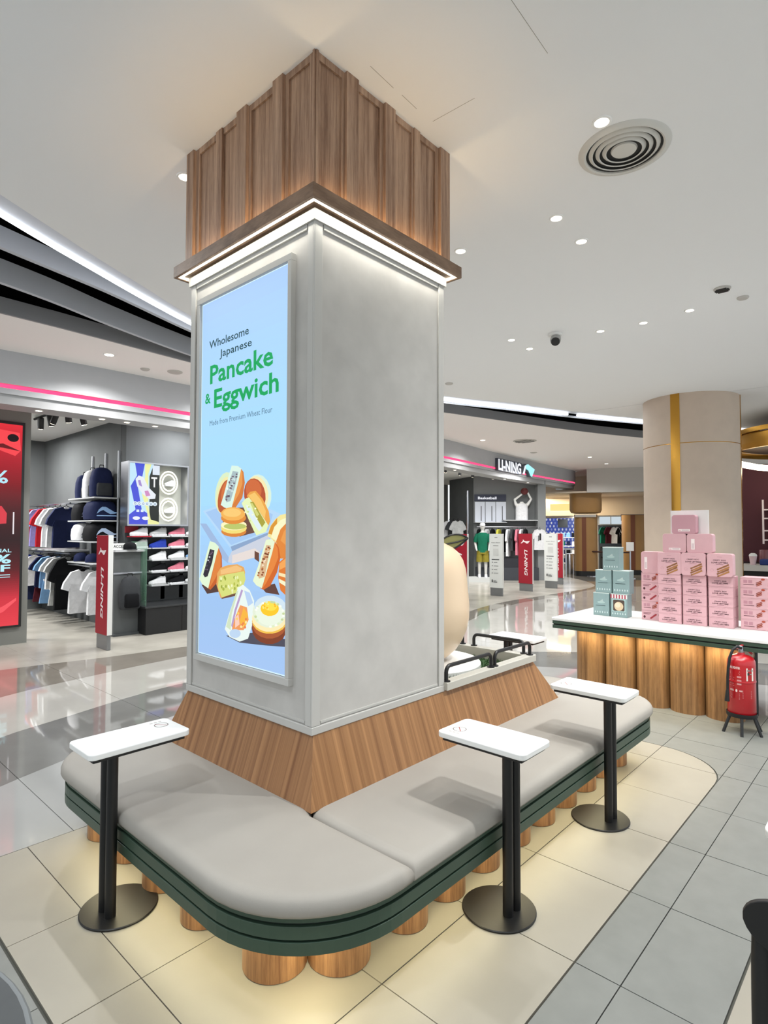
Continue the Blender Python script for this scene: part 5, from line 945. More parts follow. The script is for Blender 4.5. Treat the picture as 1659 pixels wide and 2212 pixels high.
for y, c, t in ((12.3, 'navy', 'navy shorts hanging under the white top at the left'), (11.8, 'maroon', 'dark red shorts hanging low in the middle of the rail'), (11.45, 'sky', 'sky blue shorts hanging lowest under the blue tops'), (11.0, 'grey', 'grey shorts hanging low at the near end of the rail')): shorts(3.70, y, .72, 0, c, t, 'shorts hanging below the lower rail')
hang(3.72, 10.15, .95, 0, 'white', 'white printed shirt hanging under the bag shelves, left one', 'shirts under the bag shelves')
hang(3.86, 9.75, .95, 0, 'white', 'white shirt with blue hem under the bag shelves, next to the red gate', 'shirts under the bag shelves')
def rod(name, a, b, r, mt, label, cat='rail', parts=()):
    t = thing(name, label, cat, a); mb = MB(); mb.tube([a, b], r, 8); mb.build('bar', mt, t, smooth=True)
    for p, q in parts: mb = MB(); mb.tube([p, q], r, 8); mb.build('bracket', mt, t, smooth=True)
rod('clothes_rail', (3.70, 10.72, 2.065), (3.70, 12.9, 2.065), .014, M_steel, 'upper steel clothes rail on the side wall', parts=(((3.70, 11, 2.065), (4.05, 11, 2.065)), ((3.70, 12.6, 2.065), (4.05, 12.6, 2.065))))
rod('clothes_rail', (3.70, 10.7, 1.195), (3.70, 12.9, 1.195), .014, M_steel, 'lower clothes rail under the long side-wall shelf', parts=(((3.70, 11, 1.195), (4.05, 11, 1.195)),))
rod('clothes_rail', (3.65, 9.66, 1.02), (3.65, 10.6, 1.02), .012, M_steel, 'short clothes rail under the bag shelves', parts=(((3.65, 9.7, 1.02), (4.05, 9.7, 1.02)),))
M_shelf = mat('shelf_grey', 'b6b8ba', .45)
mb = MB(); mb.box(3.62, 4.05, 10.72, 12.9, 1.225, 1.25); tag(mb.build('garment_shelf', M_shelf), 'long shelf between the two clothes rails on the side wall', 'shelf')
rk = thing('bag_rack', 'grey wall rack of four shelves filled with sports bags', 'rack', (3.85, 10.1, 0))
for z in (2.13, 1.76, 1.42, 1.07):
    mb = MB(); mb.box(3.65, 4.05, 9.56, 10.68, z-.022, z); mb.build('shelf', M_shelf, rk, bevel=.003)
for y in (9.58, 10.1, 10.66):
    mb = MB(); mb.box(4.02, 4.05, y-.015, y+.015, .9, 2.9); mb.build('upright', M_fin, rk)
mb = MB(); mb.box(4.035, 4.05, 9.56, 10.68, 1.07, 2.13); mb.build('back_panel', M_blackp, rk)
def bag(x, y, z, w, d, h, color, label, name, cat, grp, strap=True, mark=None):
    t = thing(name, label, cat, (x, y, z), grp)
    mb = MB(); mb.loft([(0, w*.44, d*.42, 0, 0), (h*.04, w*.5, d*.48, 0, 0), (h*.3, w*.52, d*.5, 0, 0), (h*.65, w*.49, d*.48, 0, 0), (h*.88, w*.40, d*.40, 0, 0), (h*.97, w*.25, d*.25, 0, 0), (h, w*.1, d*.1, 0, 0)], 24, .55); mb.build('body', CL[color], t, local=True, smooth=True)
    if strap:
        mb = MB(); mb.loft([(h*.06, w*.33, .03, 0, -d*.5), (h*.10, w*.36, .045, 0, -d*.5), (h*.42, w*.35, .045, 0, -d*.5), (h*.47, w*.30, .03, 0, -d*.5)], 16, .5); mb.build('pocket', CL['charcoal' if color != 'charcoal' else 'black'], t, local=True, smooth=True)
        mb = MB(); mb.tube([(-.04, 0, h*.96), (-.03, 0, h+.04), (.03, 0, h+.04), (.04, 0, h*.96)], .009, 8); mb.build('handle', M_blackp, t, local=True, smooth=True)
    if mark:
        A = Art((-w*.36, -d*.5-.012, h*.30), (1, 0, 0), (0, .12, 1), (0, -1, 0), .0006); A.poly([(w*.8*a_, w*.8*b_) for a_, b_ in ((0, 0), (.1, .2), (.25, .33), (.42, .33), (.6, .22), (.8, .1), (1, .08), (.8, .02), (.6, .0), (.45, .08), (.3, .18), (.18, .14))], mark); A.poly([(0, -.02), (w*.7, -.02), (w*.72, -.035), (.0, -.035)], mark); A.build('logo', PRINT, t, True)
    return t
GB = 'sports bags on the wall rack'
bag(3.86, 10.50, 2.13, .30, .2, .42, 'navy', 'navy rucksack at the left of the top bag shelf', 'backpack', 'bag', GB)
bag(3.87, 10.22, 2.13, .30, .2, .48, 'white', 'tall white rucksack in the middle of the top bag shelf', 'backpack', 'bag', GB)
bag(3.87, 9.85, 2.13, .34, .24, .50, 'navy', 'dark navy rucksack at the right of the top bag shelf', 'backpack', 'bag', GB)
bag(3.83, 10.42, 1.76, .36, .4, .31, 'black', 'black racket bag at the left of the second bag shelf', 'racket_bag', 'bag', GB, False, '9aa0b8')
bag(3.86, 9.85, 1.76, .44, .5, .33, 'navy', 'large navy racket bag with a pale blue wave on the second shelf', 'racket_bag', 'bag', GB, False, '8fb4e0')
bag(3.83, 10.42, 1.42, .36, .4, .30, 'white', 'white racket bag at the left of the third bag shelf', 'racket_bag', 'bag', GB, False, '2a3048')
bag(3.86, 9.85, 1.42, .44, .5, .31, 'black', 'black racket bag with a silver wave on the third shelf', 'racket_bag', 'bag', GB, False, 'a9bcd8')
def cap(x, y, z, color, label, rz=0, s=1):
    t = thing('cap', label, 'cap', (x, y, z), 'caps in the sports shop', rz); mb = MB()
    mb.lathe([(.095*s, 0), (.097*s, .03*s), (.088*s, .075*s), (.06*s, .105*s), (.015*s, .118*s)], (0, 0, 0), 18); mb.build('crown', CL[color], t, local=True, smooth=True)
    mb = MB(); mb.prism([(.08*s*cos(a_*PI/8-PI/2)*1.0, -.06*s+.11*s*sin(a_*PI/8-PI/2)*1.0) for a_ in range(-4, 5)][::1] + [(.09*s, .0), (-.09*s, .0)], 0, .008); mb.build('brim', CL['charcoal'], t, local=True)
for y, lab in ((10.45, 'dark cap at the left of the lowest bag shelf'), (9.95, 'dark cap at the right of the lowest bag shelf')): cap(3.8, y, 1.072, 'navy', lab, 0, 1.25)
# display stand with a rucksack, accessories header, cap and glass side
gd = thing('display_stand', 'grey accessories display stand behind the red gate', 'stand', (3.95, 8.95, 0))
mb = MB(); mb.box(3.72, 4.12, 8.93, 9.0, .03, 1.27); mb.build('panel', M_shopwall2, gd); mb = MB(); mb.box(3.70, 4.16, 8.88, 9.05, 0, .035); mb.build('foot', M_shopwall, gd)
mb = MB(); mb.box(3.70, 4.16, 8.86, 9.02, 1.27, 1.30); mb.build('shelf', M_shelf, gd); mb = MB(); mb.box(3.70, 4.14, 8.915, 8.93, .93, .955); mb.build('hook_bar', M_steel, gd)
mb = MB(); mb.box(3.68, 4.06, 8.95, 8.965, 1.30, 1.40); hd = mb.build('header', M_white, gd)
A = Art((3.68, 8.949, 1.30), (1, 0, 0), (0, 0, 1), (0, -1, 0), .0005); A.text('ACCESSORIES', .03, .03, .32, .045, '26282a', .02); A.build('lettering', PRINT, hd)
mb = MB(); mb.box(4.13, 4.138, 8.75, 9.3, .30, 1.42); gp = mb.build('glass_side', mat('greenish_glass', '8fbfa4', .04, alpha=.28), gd)
cap(3.95, 8.93, 1.302, 'black', 'black and white cap on the accessories stand')
bag(3.92, 8.84, .40, .30, .14, .50, 'charcoal', 'dark patterned rucksack hanging on the accessories stand', 'backpack', 'bag', None)
# shoe wall: glass ledges, shoes
def shoe(color, sole, label):
    t = thing('sport_shoe', label, 'shoe', (0, 0, 0), 'shoes on the display wall'); mb = MB()
    st = [(-.150, .012, .026, .045), (-.135, .034, .022, .060), (-.09, .047, .022, .075), (-.03, .045, .022, .095), (.02, .040, .022, .120), (.06, .036, .022, .138), (.10, .036, .022, .130), (.13, .032, .022, .138), (.146, .012, .03, .12)]
    R = [[(x, hw*c_, zb+(zt-zb)*max(0, s_)) for c_, s_ in ((1, 0), (.96, .4), (.75, .8), (.3, 1), (-.3, 1), (-.75, .8), (-.96, .4), (-1, 0))] for x, hw, zb, zt in st]
    mb.grid(R); mb.build('upper', CL[color], t, local=True, smooth=True)
    mb = MB(); q = [(-.152, 0), (-.13, -.04), (-.06, -.05), (.04, -.043), (.12, -.04), (.155, -.015), (.155, .015), (.12, .04), (.04, .043), (-.06, .05), (-.13, .04)]
    mb.grid([[(x*.97, y*.95, 0) for x, y in q], [(x, y, .012) for x, y in q], [(x, y, .026) for x, y in q]]); mb.build('sole', CL[sole], t, local=True, smooth=True); return t
cols = [4.21, 4.53, 4.855, 5.17]; rows = [1.517, 1.325, 1.128, .932, .716]
spec = [[('white', 'white'), ('grey', 'white'), ('pink', 'white'), ('white', 'grey')], [('grey', 'white'), ('blue', 'blue'), ('pink', 'white'), ('white', 'grey')], [None, ('white', 'white'), ('white', 'grey'), ('sky', 'white')], [None, ('black', 'white'), ('pink', 'white'), ('white', 'white')], [None, ('white', 'grey'), ('black', 'white'), ('white', 'grey')]]
rn = ['top row', 'second row', 'third row', 'fourth row', 'bottom row']; cn = ['first column', 'second column', 'third column', 'fourth column']
sproto = None
sw = thing('shoe_ledges', 'rows of small clear shoe ledges fixed on the dark shop wall', 'shelf', (4.7, 9.3, 0))
for i, row in enumerate(spec):
    for j, q in enumerate(row):
        if not q: continue
        lab = '%s sports shoe in the %s, %s of the shoe wall' % (q[0], rn[i], cn[j])
        if sproto is None: sproto = shoe(*q, lab); o = sproto
        else: o = dup(sproto, (0, 0, 0), 0, lab); recolor(o, 'upper', CL[q[0]]); recolor(o, 'sole', CL[q[1]])
        o.location = (cols[j], 9.2, rows[i]-.01); o.rotation_euler.z = rad(4)
        mb = MB(); mb.box(cols[j]-.13, cols[j]+.17, 9.12, 9.35, rows[i]-.028, rows[i]-.010); mb.build('ledge', M_redp if (i == 0 and j == 0) else M_shelf, sw)
for x in (4.38, 4.69, 5.02):
    mb = MB(); mb.box(x-.035, x+.035, 9.335, 9.352, .45, 1.62); mb.build('slotted_post', M_shopwall2, sw)
mb = MB(); mb.box(4.05, 4.26, 9.33, 9.352, 1.56, 1.66); mb.build('red_header', M_redp, sw)
bb = thing('shop_bench', 'low black box bench under the shoe wall', 'bench', (5, 9, 0))
mb = MB(); mb.box(4.09, 4.68, 8.66, 9.33, 0, .40); mb.box(4.684, 6.2, 8.66, 9.33, 0, .40); mb.build('base', M_blackp, bb, bevel=.004); mb = MB(); mb.box(4.07, 6.22, 8.64, 9.34, .402, .432); mb.build('seat', mat('dark_top', '2a2c2e', .35), bb, bevel=.005)
mb = MB(); mb.box(4.06, 6.2, 9.335, 9.351, .43, .86); tag(mb.build('kick_board', mat('dark_panel', '2c2f31', .4)), 'dark glossy back panel between bench and shoe rows', 'panel')
# light box with poster and two ring-lit shoes
lb = thing('light_box', 'framed light box with blue shoe poster and two glowing rings', 'sign', (4.5, 9.2, 1.66))
X0, X1, ZB, ZT = 3.97, 5.0, 1.67, 2.69
mb = MB()
for b in ((X0, X1, ZB, ZB+.025), (X0, X1, ZT-.025, ZT), (X0, X0+.025, ZB+.025, ZT-.025), (X1-.025, X1, ZB+.025, ZT-.025)): mb.box(b[0], b[1], 9.08, 9.345, b[2], b[3])
mb.build('frame', M_steel, lb); mb = MB(); mb.box(X0+.02, X1-.02, 9.30, 9.35, ZB+.02, ZT-.02); mb.build('back_board', mat('lightbox_grey', 'a9aba3', .6), lb)
mb = MB(); mb.box(X0+.025, X0+.52, 9.10, 9.29, ZB+.025, ZT-.025); pb = mb.build('poster_block', M_white, lb)
A = Art((X0+.025, 9.098, ZB+.025), (1, 0, 0), (0, 0, 1), (0, -1, 0), .0004); w_, h_ = .495, .97
A.rect(0, w_, 0, h_, 'c4e8fa'); A.poly([(.18*w_, h_), (.5*w_, h_), (.42*w_, .78*h_), (.28*w_, .62*h_), (.36*w_, .4*h_), (.42*w_, .24*h_), (.62*w_, .18*h_), (.62*w_, 0), (0, 0), (0, .15*h_), (.22*w_, .24*h_), (.05*w_, .62*h_), (.25*w_, .8*h_)], '4550d8')
A.poly([(.62*w_, h_), (.8*w_, h_), (.66*w_, .8*h_), (.68*w_, .0), (w_, 0), (w_, h_)], '101a18'); A.poly([(.5*w_, h_), (.72*w_, h_), (.62*w_, .84*h_), (.64*w_, .3*h_), (.72*w_, .08*h_), (w_, .04*h_), (w_, 0), (.64*w_, 0), (.6*w_, .2*h_), (.46*w_, .42*h_), (.42*w_, .5*h_), (.52*w_, .8*h_)], 'eef0a4')
A.poly([(.2*w_, .74*h_), (.3*w_, .8*h_), (.46*w_, .78*h_), (.62*w_, .62*h_), (.88*w_, .5*h_), (.86*w_, .43*h_), (.66*w_, .42*h_), (.44*w_, .5*h_), (.26*w_, .62*h_)], 'e9eef6'); A.poly([(.28*w_, .72*h_), (.36*w_, .73*h_), (.42*w_, .62*h_), (.32*w_, .64*h_)], 'a48cd0'); A.poly([(.5*w_, .55*h_), (.62*w_, .56*h_), (.7*w_, .48*h_), (.55*w_, .46*h_)], 'd08cc0')
A.rect(.72*w_, .92*w_, .76*h_, .79*h_, 'f2f2f2'); A.rect(.80*w_, .85*w_, .62*h_, .79*h_, 'f2f2f2'); A.rect(.76*w_, w_, .83*h_, .99*h_, 'dfe8f4')
for k in range(6): A.ell((.2+.13*k)*w_, .34*h_, .075*w_, .035*h_, 'e4f0f8', 12); A.ring((.2+.13*k)*w_, .34*h_, .012, .018, '4a6ea0', 10)
for k in range(2): A.ell((.24+.3*k)*w_, .1*h_, .12*w_, .03*h_, 'eef2fa', 12); A.rect((.24+.14*k)*w_, (.33+.14*k)*w_, .2*h_, .24*h_, 'dcecfa')
A.build('poster_art', print_mat('lit_art', .95), pb)
for k, zc in enumerate((2.40, 1.95)):
    for r_, rr in ((.155, .0115), (.112, .0115)):
        mb = MB(); mb.tube([(4.74+r_*cos(2*PI*i/28), 9.27, zc+r_*1.22*sin(2*PI*i/28)) for i in range(28)], rr, 8, closed=True); mb.build('ring_light', emis('ring_white', 'fffdf0', 1.7), lb, smooth=True)
    o = dup(sproto, (4.74, 9.24, zc-.05), 0, 'white and green shoe inside the %s glowing ring' % ('upper' if k == 0 else 'lower')); recolor(o, 'upper', CL['white']); o.scale = (.6, .6, .7); o['group'] = 'shoes in the glowing rings'
    mb = MB(); mb.box(4.65, 4.83, 9.2, 9.30, zc-.062, zc-.05); mb.build('ring_shelf', M_shelf, lb)

# ------------------------------------------------------------------ anti-theft gates in covers
def gate(x, y0, y1, kind, label, h=1.53):
    t = thing('security_gate', label, 'gate', (x, (y0+y1)/2, 0), 'covered security gates along the shop front'); mt = M_redp if kind == 'red' else M_white
    mb = MB(); mb.box(x-.025, x+.025, y0+.015, y1-.015, 0, .25); mb.build('foot', mat('smoky_foot', '77797a', .25), t, bevel=.006)
    mb = MB(); mb.box(x-.034, x+.034, y0, y1, .20, h); mb.build('cover', M_white, t, bevel=.004)
    w_ = y1-y0; A = Art((x-.0345, y1, .20), (0, -1, 0), (0, 0, 1), (-1, 0, 0), .0012); H = h-.2
    if kind == 'red':
        A.rect(0, w_, 0, H, 'a0142a'); logo(A, w_*.16, H*.80, w_*.68, 'f0e6e6'); A.text('LI-NING', w_*.44, H*.68, H*.52, w_*.22, 'f2eaea', .03, .2, -PI/2)
    else:
        A.rect(0, w_, 0, H, 'e6e9e7'); A.rect(w_*.4, w_*.62, H*.925, H*.94, '8a8c8c'); A.text('Smart Stand', w_*.14, H*.83, w_*.7, w_*.06, '4c4f50', .01, .3)
        A.rect(w_*.3, w_*.7, H*.775, H*.785, '9a9c9c'); A.rect(w_*.18, w_*.76, H*.515, H*.53, '2a2c2e'); A.rect(w_*.3, w_*.7, H*.60, H*.72, 'd4d6d4')
        for k in range(4): A.ell(w_*.24, H*(.47-.066*k), .014, .014, '5a5c5e', 8); A.rect(w_*.35, w_*.62+.03*(k % 2), H*(.463-.066*k), H*(.475-.066*k), '8d8f90')
        A.rect(w_*.20, w_*.28, H*.10, H*.15, '1d1f20'); A.rect(w_*.33, w_*.62, H*.10, H*.115, '4a4c4e'); A.rect(w_*.33, w_*.56, H*.13, H*.14, '8a8c8e')
    A.build('printing', PRINT, t)
gate(3.25, 7.92, 8.30, 'red', 'red security gate cover at the left, beside the backpack stand')
gate(10.9, 7.42, 7.82, 'red', 'red security gate cover half hidden behind the cream egg')
gate(12.48, 7.46, 7.83, 'white', 'white security gate cover before the green-shirted mannequin')
gate(14.04, 7.49, 7.90, 'red', 'red security gate cover between two white ones')
gate(15.24, 7.38, 7.76, 'white', 'white security gate cover furthest right on the shop front')
gate(16.5, 7.80, 8.18, 'red', 'red security gate cover peeping out behind the right white one')

# ------------------------------------------------------------------ sports shop, right bay with the basketball corner
KQ = 1.1
O = Vector((14.7*KQ, 9.8*KQ, 0)); ev = Vector((.695, -.719, 0)); nv = Vector((-.719, -.695, 0)); AZ = math.atan2(ev.y, ev.x)
def Q(s, n, z): return O+ev*s*KQ+nv*n+Vector((0, 0, max(0, 1.6+(z-1.6)*KQ)))
def wbox(mb, s0, s1, n0, n1, z0, z1):
    mb.grid([[tuple(Q(s, n, z)) for s, n in ((s0, n1), (s1, n1), (s1, n0), (s0, n0))] for z in (z0, z1)])
mb = MB(); wbox(mb, 0, 2.1, -.2, 0, 0, 3.3); struct('wall_basketball', mb, mat('ball_wall_grey', '707374', .8))
mb = MB(); wbox(mb, 1.86, 2.1, 0, .35, 0, 3.3); struct('wall_end', mb, mat('end_grey', '858889', .7))
mb = MB(); mb.prism([(x*KQ, y*KQ) for x, y in ((14.7, 9.8), (14.85, 9.7), (15.55, 11.1), (15.4, 11.2))], 0, 3.45); struct('wall_inner', mb, M_shopwall2)
bs = thing('basketball_sign', 'dark sign reading Basketball above the pale panels', 'sign', Q(.1, .0, 2.5)); mb = MB(); wbox(mb, .02, .98, 0, .03, 2.50, 2.70); mb.build('sign_board', mat('sign_navy', '2a2f42', .5), bs)
A = Art(Q(.02, .031, 2.50), ev, (0, 0, 1), nv, .001); A.text('Basketball', .12, .065, .62, .085, 'f2f4fa', .03); A.build('lettering', print_mat('lit_letters', .9), bs)
bp_ = thing('slat_display', 'pale lit slat panels below the basketball sign', 'panel', Q(.5, 0, 1.9))
for k in range(3): mb = MB(); wbox(mb, .04+.32*k, .34+.32*k, 0, .02, 1.86, 2.48); mb.build('panel', mat('pale_panel', 'c9cfda', .5), bp_)
for k in range(3): mb = MB(); wbox(mb, .22+.32*k, .236+.32*k, .02, .035, 1.9, 2.35); mb.build('slot', M_blackp, bp_)
mb = MB(); wbox(mb, 0, .95, 0, .3, 1.845, 1.865); tag(mb.build('garment_shelf', M_shelf), 'white shelf under the pale lit panels', 'shelf')
mb = MB(); wbox(mb, .85, 1.86, 0, .36, 1.905, 1.935); tag(mb.build('garment_shelf', M_shelf), 'shelf carrying the white throwing figure', 'shelf')
rod('clothes_rail', Q(.05, .3, 1.72), Q(1.86, .3, 1.72), .014, M_steel, 'clothes rail along the basketball wall', parts=((Q(.5, .3, 1.72), Q(.5, 0, 1.72)), (Q(1.5, .3, 1.72), Q(1.5, 0, 1.72))))
G3 = 'clothes on the basketball wall rail'
for s, c, t, k in ((.12, 'black', 'long black jacket at the left end of the basketball rail', 1.35), (.35, 'white', 'white shirt with dark print behind the mannequin', 1.15), (.52, 'black', 'black jersey behind the green-shirted mannequin', 1.1), (.70, 'yellow', 'yellow print shirt on the basketball rail', 1), (.86, 'black', 'black shirt right of the yellow one', 1.05), (.98, 'white', 'white shirt between two black shirts on the rail', 1.25), (1.12, 'charcoal', 'dark grey shirt left of the pink one', 1), (1.26, 'pink', 'pink shirt on the basketball rail', 1.2), (1.38, 'white', 'white shirt right beside the pink one', 1), (1.5, 'black', 'black shirt nearest the large white front-facing shirt', 1)):
    p = Q(s, .3, 1.655); hang(p.x, p.y, p.z, AZ+rad(62), c, t, G3, .9, k)
p = Q(1.86, .52, 1.66); o = hang(p.x, p.y, p.z, AZ, 'white', 'white shirt with black print facing front at the wall end', None, .82, .95)
if 'group' in o: del o['group']
A = Art((-.05, -.036, -.42), (1, 0, 0), (0, 0, 1), (0, -1, 0), .001); A.rect(.03, .10, .04, .27, '1c1d1f'); A.rect(-.02, .02, .02, .20, '55575a'); A.build('print', PRINT, o, True)
mb = MB(); wbox(mb, .05, 1.86, 0, .42, 0, .52); tag(mb.build('low_cabinet', mat('cabinet_dark', '3a3d44', .5)), 'dark low cabinet below the basketball clothes rail', 'cabinet')
mb = MB(); wbox(mb, .5, 1.3, .1, .4, .52, .80); tag(mb.build('shoe_box_stack', mat('dark_box', '23242c', .6)), 'dark folded stock on the low cabinet behind the red gate', 'stock')
# white throwing figure: jersey, arms, ball
M_mann = mat('mannequin_white', 'e4e4e2', .4); M_skin = mat('mannequin_grey', 'c9c8c4', .4)
fg = thing('mannequin_bust', 'white torso figure raising both arms with a ball on the shelf', 'mannequin', Q(1.42, .18, 1.936), rz=AZ)
mb = MB(); mb.loft([(0, .19, .11, 0, 0), (.15, .185, .11, 0, 0), (.32, .19, .115, 0, 0), (.45, .20, .11, 0, 0), (.52, .16, .09, 0, 0), (.555, .07, .06, 0, 0), (.60, .05, .05, 0, 0)], 20, .8)
for sx, el, ha in ((-1, (-.25, -.06, .66), (-.02, -.12, .84)), (1, (.30, -.05, .68), (.16, -.12, .90))): mb.tube([(sx*.15, 0, .47), (sx*.2, -.02, .52), el, ha], [.06, .055, .042, .03], 10)
b = mb.build('body', M_mann, fg, local=True, smooth=True); rm = b.modifiers.new('fuse', 'REMESH'); rm.mode = 'VOXEL'; rm.voxel_size = .014; rm.use_smooth_shade = True
mb = MB(); mb.loft([(-.004, .205, .125, 0, 0), (.15, .20, .125, 0, 0), (.32, .203, .13, 0, 0), (.45, .19, .12, 0, 0), (.53, .12, .09, 0, 0)], 20, .8); mb.build('jersey', CL['white'], fg, local=True, smooth=True)
mb = MB(); mb.ell((.05, -.16, .93), .118, .118, .118, 18, 10); tag(mb.build('basketball', mat('ball_maroon', '5a1a1c', .6), smooth=True), 'dark red basketball held up by the white torso figure', 'ball').location = Q(1.42, .18, 1.936)
for o in bpy.data.objects:
    if o.name == 'basketball': o.rotation_euler.z = AZ
def figure(loc, rz, label, top, bottom, z0=0):
    t = thing('mannequin', label, 'mannequin', loc, None, rz); mb = MB()
    mb.loft([(.84, .14, .10, 0, 0), (.95, .15, .105, 0, 0), (1.08, .125, .09, 0, 0), (1.25, .165, .11, 0, 0), (1.38, .18, .10, 0, 0), (1.43, .10, .075, 0, 0), (1.48, .05, .05, 0, 0), (1.54, .05, .05, 0, -.005)], 20, .85)
    mb.ell((0, -.015, 1.635), .075, .095, .115, 16, 10)
    for sx in (-1, 1):
        mb.tube([(sx*.16, 0, 1.37), (sx*.20, .01, 1.28), (sx*.23, .04, 1.09), (sx*.20, -.12, .92), (sx*.18, -.2, .86)], [.055, .05, .04, .033, .024], 10)
        mb.tube([(sx*.085, 0, .92), (sx*.095, -.01, .50), (sx*.10, .01, .46), (sx*.10, .025, .12), (sx*.10, .0, .05), (sx*.105, -.1, .03)], [.085, .06, .055, .042, .045, .035], 12)
    b = mb.build('body', M_skin, t, local=True, smooth=True); rm = b.modifiers.new('fuse', 'REMESH'); rm.mode = 'VOXEL'; rm.voxel_size = .013; rm.use_smooth_shade = True
    mb = MB(); mb.loft([(.80, .165, .125, 0, 0), (.95, .168, .125, 0, 0), (1.10, .155, .11, 0, 0), (1.25, .185, .128, 0, 0), (1.38, .19, .115, 0, 0), (1.44, .11, .085, 0, 0)], 20, .85)
    for sx in (-1, 1): mb.tube([(sx*.15, 0, 1.38), (sx*.205, .01, 1.27), (sx*.225, .03, 1.14)], [.066, .072, .074], 12)
    mb.build('shirt', CL[top], t, local=True, smooth=True)
    mb = MB(); mb.loft([(.76, .168, .125, 0, 0), (.93, .16, .12, 0, 0)], 18, .8)
    for sx in (-1, 1): mb.tube([(sx*.085, 0, .86), (sx*.10, 0, .50)], [.10, .108], 14)
    mb.build('shorts', CL[bottom], t, local=True, smooth=True)
    mb = MB(); mb.lathe([(.088, 1.655), (.09, 1.69), (.07, 1.74), (.02, 1.757)], (0, -.015, 0), 16); mb.prism([(-.06, -.09), (-.05, -.17), (.05, -.17), (.06, -.09)], 1.655, 1.664); mb.build('cap', CL['white'], t, local=True, smooth=True)
    for sx in (-1, 1):
        mb = MB(); mb.loft([(.0, .05, .14, sx*.103, -.05), (.03, .05, .14, sx*.103, -.05), (.06, .045, .10, sx*.103, -.03), (.10, .045, .05, sx*.103, .01)], 14, .8); mb.build('shoe', CL['white'], t, local=True, smooth=True)
    return t
pq = Q(.02, .62, 0); mb = MB(); mb.lathe([(.52, 0), (.54, .01), (.54, .10), (.52, .11)], (pq.x, pq.y, 0), 40); tag(mb.build('plinth', emis('plinth_glow', 'fdfdf6', .75), smooth=True), 'low white round plinth under the green-shirted mannequin', 'plinth')
figure((pq.x+.12, pq.y-.10, .11), AZ-rad(10), 'mannequin in green shirt, olive shorts and white cap', 'green', 'olive')
rod('display_pole', Q(-.22, .25, 0), Q(-.22, .25, 2.8), .035, M_steel, 'tall steel pole left of the basketball wall', 'pole')
for k, (dx, c, t) in enumerate(((.35, 'grey', 'pale grey vest hanging in the inner corner left of the pole'), (.60, 'charcoal', 'dark grey jacket hanging in the inner corner'), (.85, 'white', 'white jacket hanging furthest left in the inner corner'))):
    p = Vector(((14.75+.45*dx-.35)*KQ, (9.95+.95*dx)*KQ, 1.95)); hang(p.x, p.y, p.z, AZ, c, t, 'jackets in the inner corner', .9, 1)
    p.z = .95; hang(p.x, p.y, p.z, AZ, ('white', 'black', 'white')[k], ('white trousers hanging low beside the steel pole', 'black and white top hanging low in the inner corner', 'white top hanging low behind the cream egg')[k], 'low clothes in the inner corner', .9, 1.1)
fs = thing('stock_shelf', 'tall lit shelf of colourful stock deep in the shop', 'shelf', (15.5, 12.7, 0)); 
for k, (c, z0, z1) in enumerate((('navy', 2.0, 2.5), ('orange', 1.55, 1.95), ('black', 1.1, 1.5), ('sky', .75, 1.0), ('maroon', .3, .7))):
    mb = MB(); mb.obox((15.5, 12.7, (z0+z1)/2), .5, .12, (z1-z0)/2, AZ); mb.build('stock', CL[c], fs, bevel=.02); mb = MB(); mb.obox((15.5, 12.7, z0-.02), .55, .18, .012, AZ); mb.build('shelf', M_shelf, fs)
for x, y, lab in ((12.9, 9.5, 'black shop spot nearest the column side'), (13.86, 9.7, 'second black shop spot from the column'), (14.6, 9.75, 'third black shop spot, above the steel pole'), (15.5, 9.6, 'fourth black shop spot, above the Basketball sign'), (16.4, 9.5, 'black shop spot above the pale panels'), (17.0, 9.35, 'black shop spot left of the raised basketball')): track('spot_light', [(x, y)], 3.42, [(x, y, .2, .3)], lab)
# lit shop sign on the fascia
sg = thing('shop_sign', 'lit white LI-NING letters with a pale blue wave on the fascia', 'sign', (14, 8.5, 3.4))
xa, xb = 13.9, 16.55; ya, yb = spl(FASC, xa)-.05, spl(FASC, xb)-.05; U = Vector((xb-xa, yb-ya, 0)); Lw = U.length; U.normalize(); N = Vector((U.y, -U.x, 0))
A = Art(Vector((xa, ya, 3.265))+N*.04, U, (0, 0, 1), N, .004); A.text('LI-NING', .02, .04, 1.50, .30, 'f4f8ff', .035)
A.poly([(1.62, .04), (1.78, .30), (1.95, .36), (1.86, .27), (1.76, .04)], 'eaf6ff'); A.poly([(1.80, .30), (2.0, .37), (2.52, .25), (2.30, .0), (2.18, .02), (2.02, .18), (1.88, .20)], 'a6ecf2')
A.build('letters', print_mat('lit_sign', 1.1), sg)
mb = MB(); mb.slab(Vector((xa, ya, 3.265)), U, (0, 0, 1), N, [(0, .02), (1.55, .02), (1.62, .04), (1.80, .18), (2.02, .12), (2.18, .0), (2.34, .0), (2.54, .26), (2.0, .38), (1.7, .3), (1.55, .36), (0, .36)], -.05, .034); mb.build('sign_back', mat('sign_slate', '3a3f4c', .5), sg)  # dark slate backing slab behind the letters

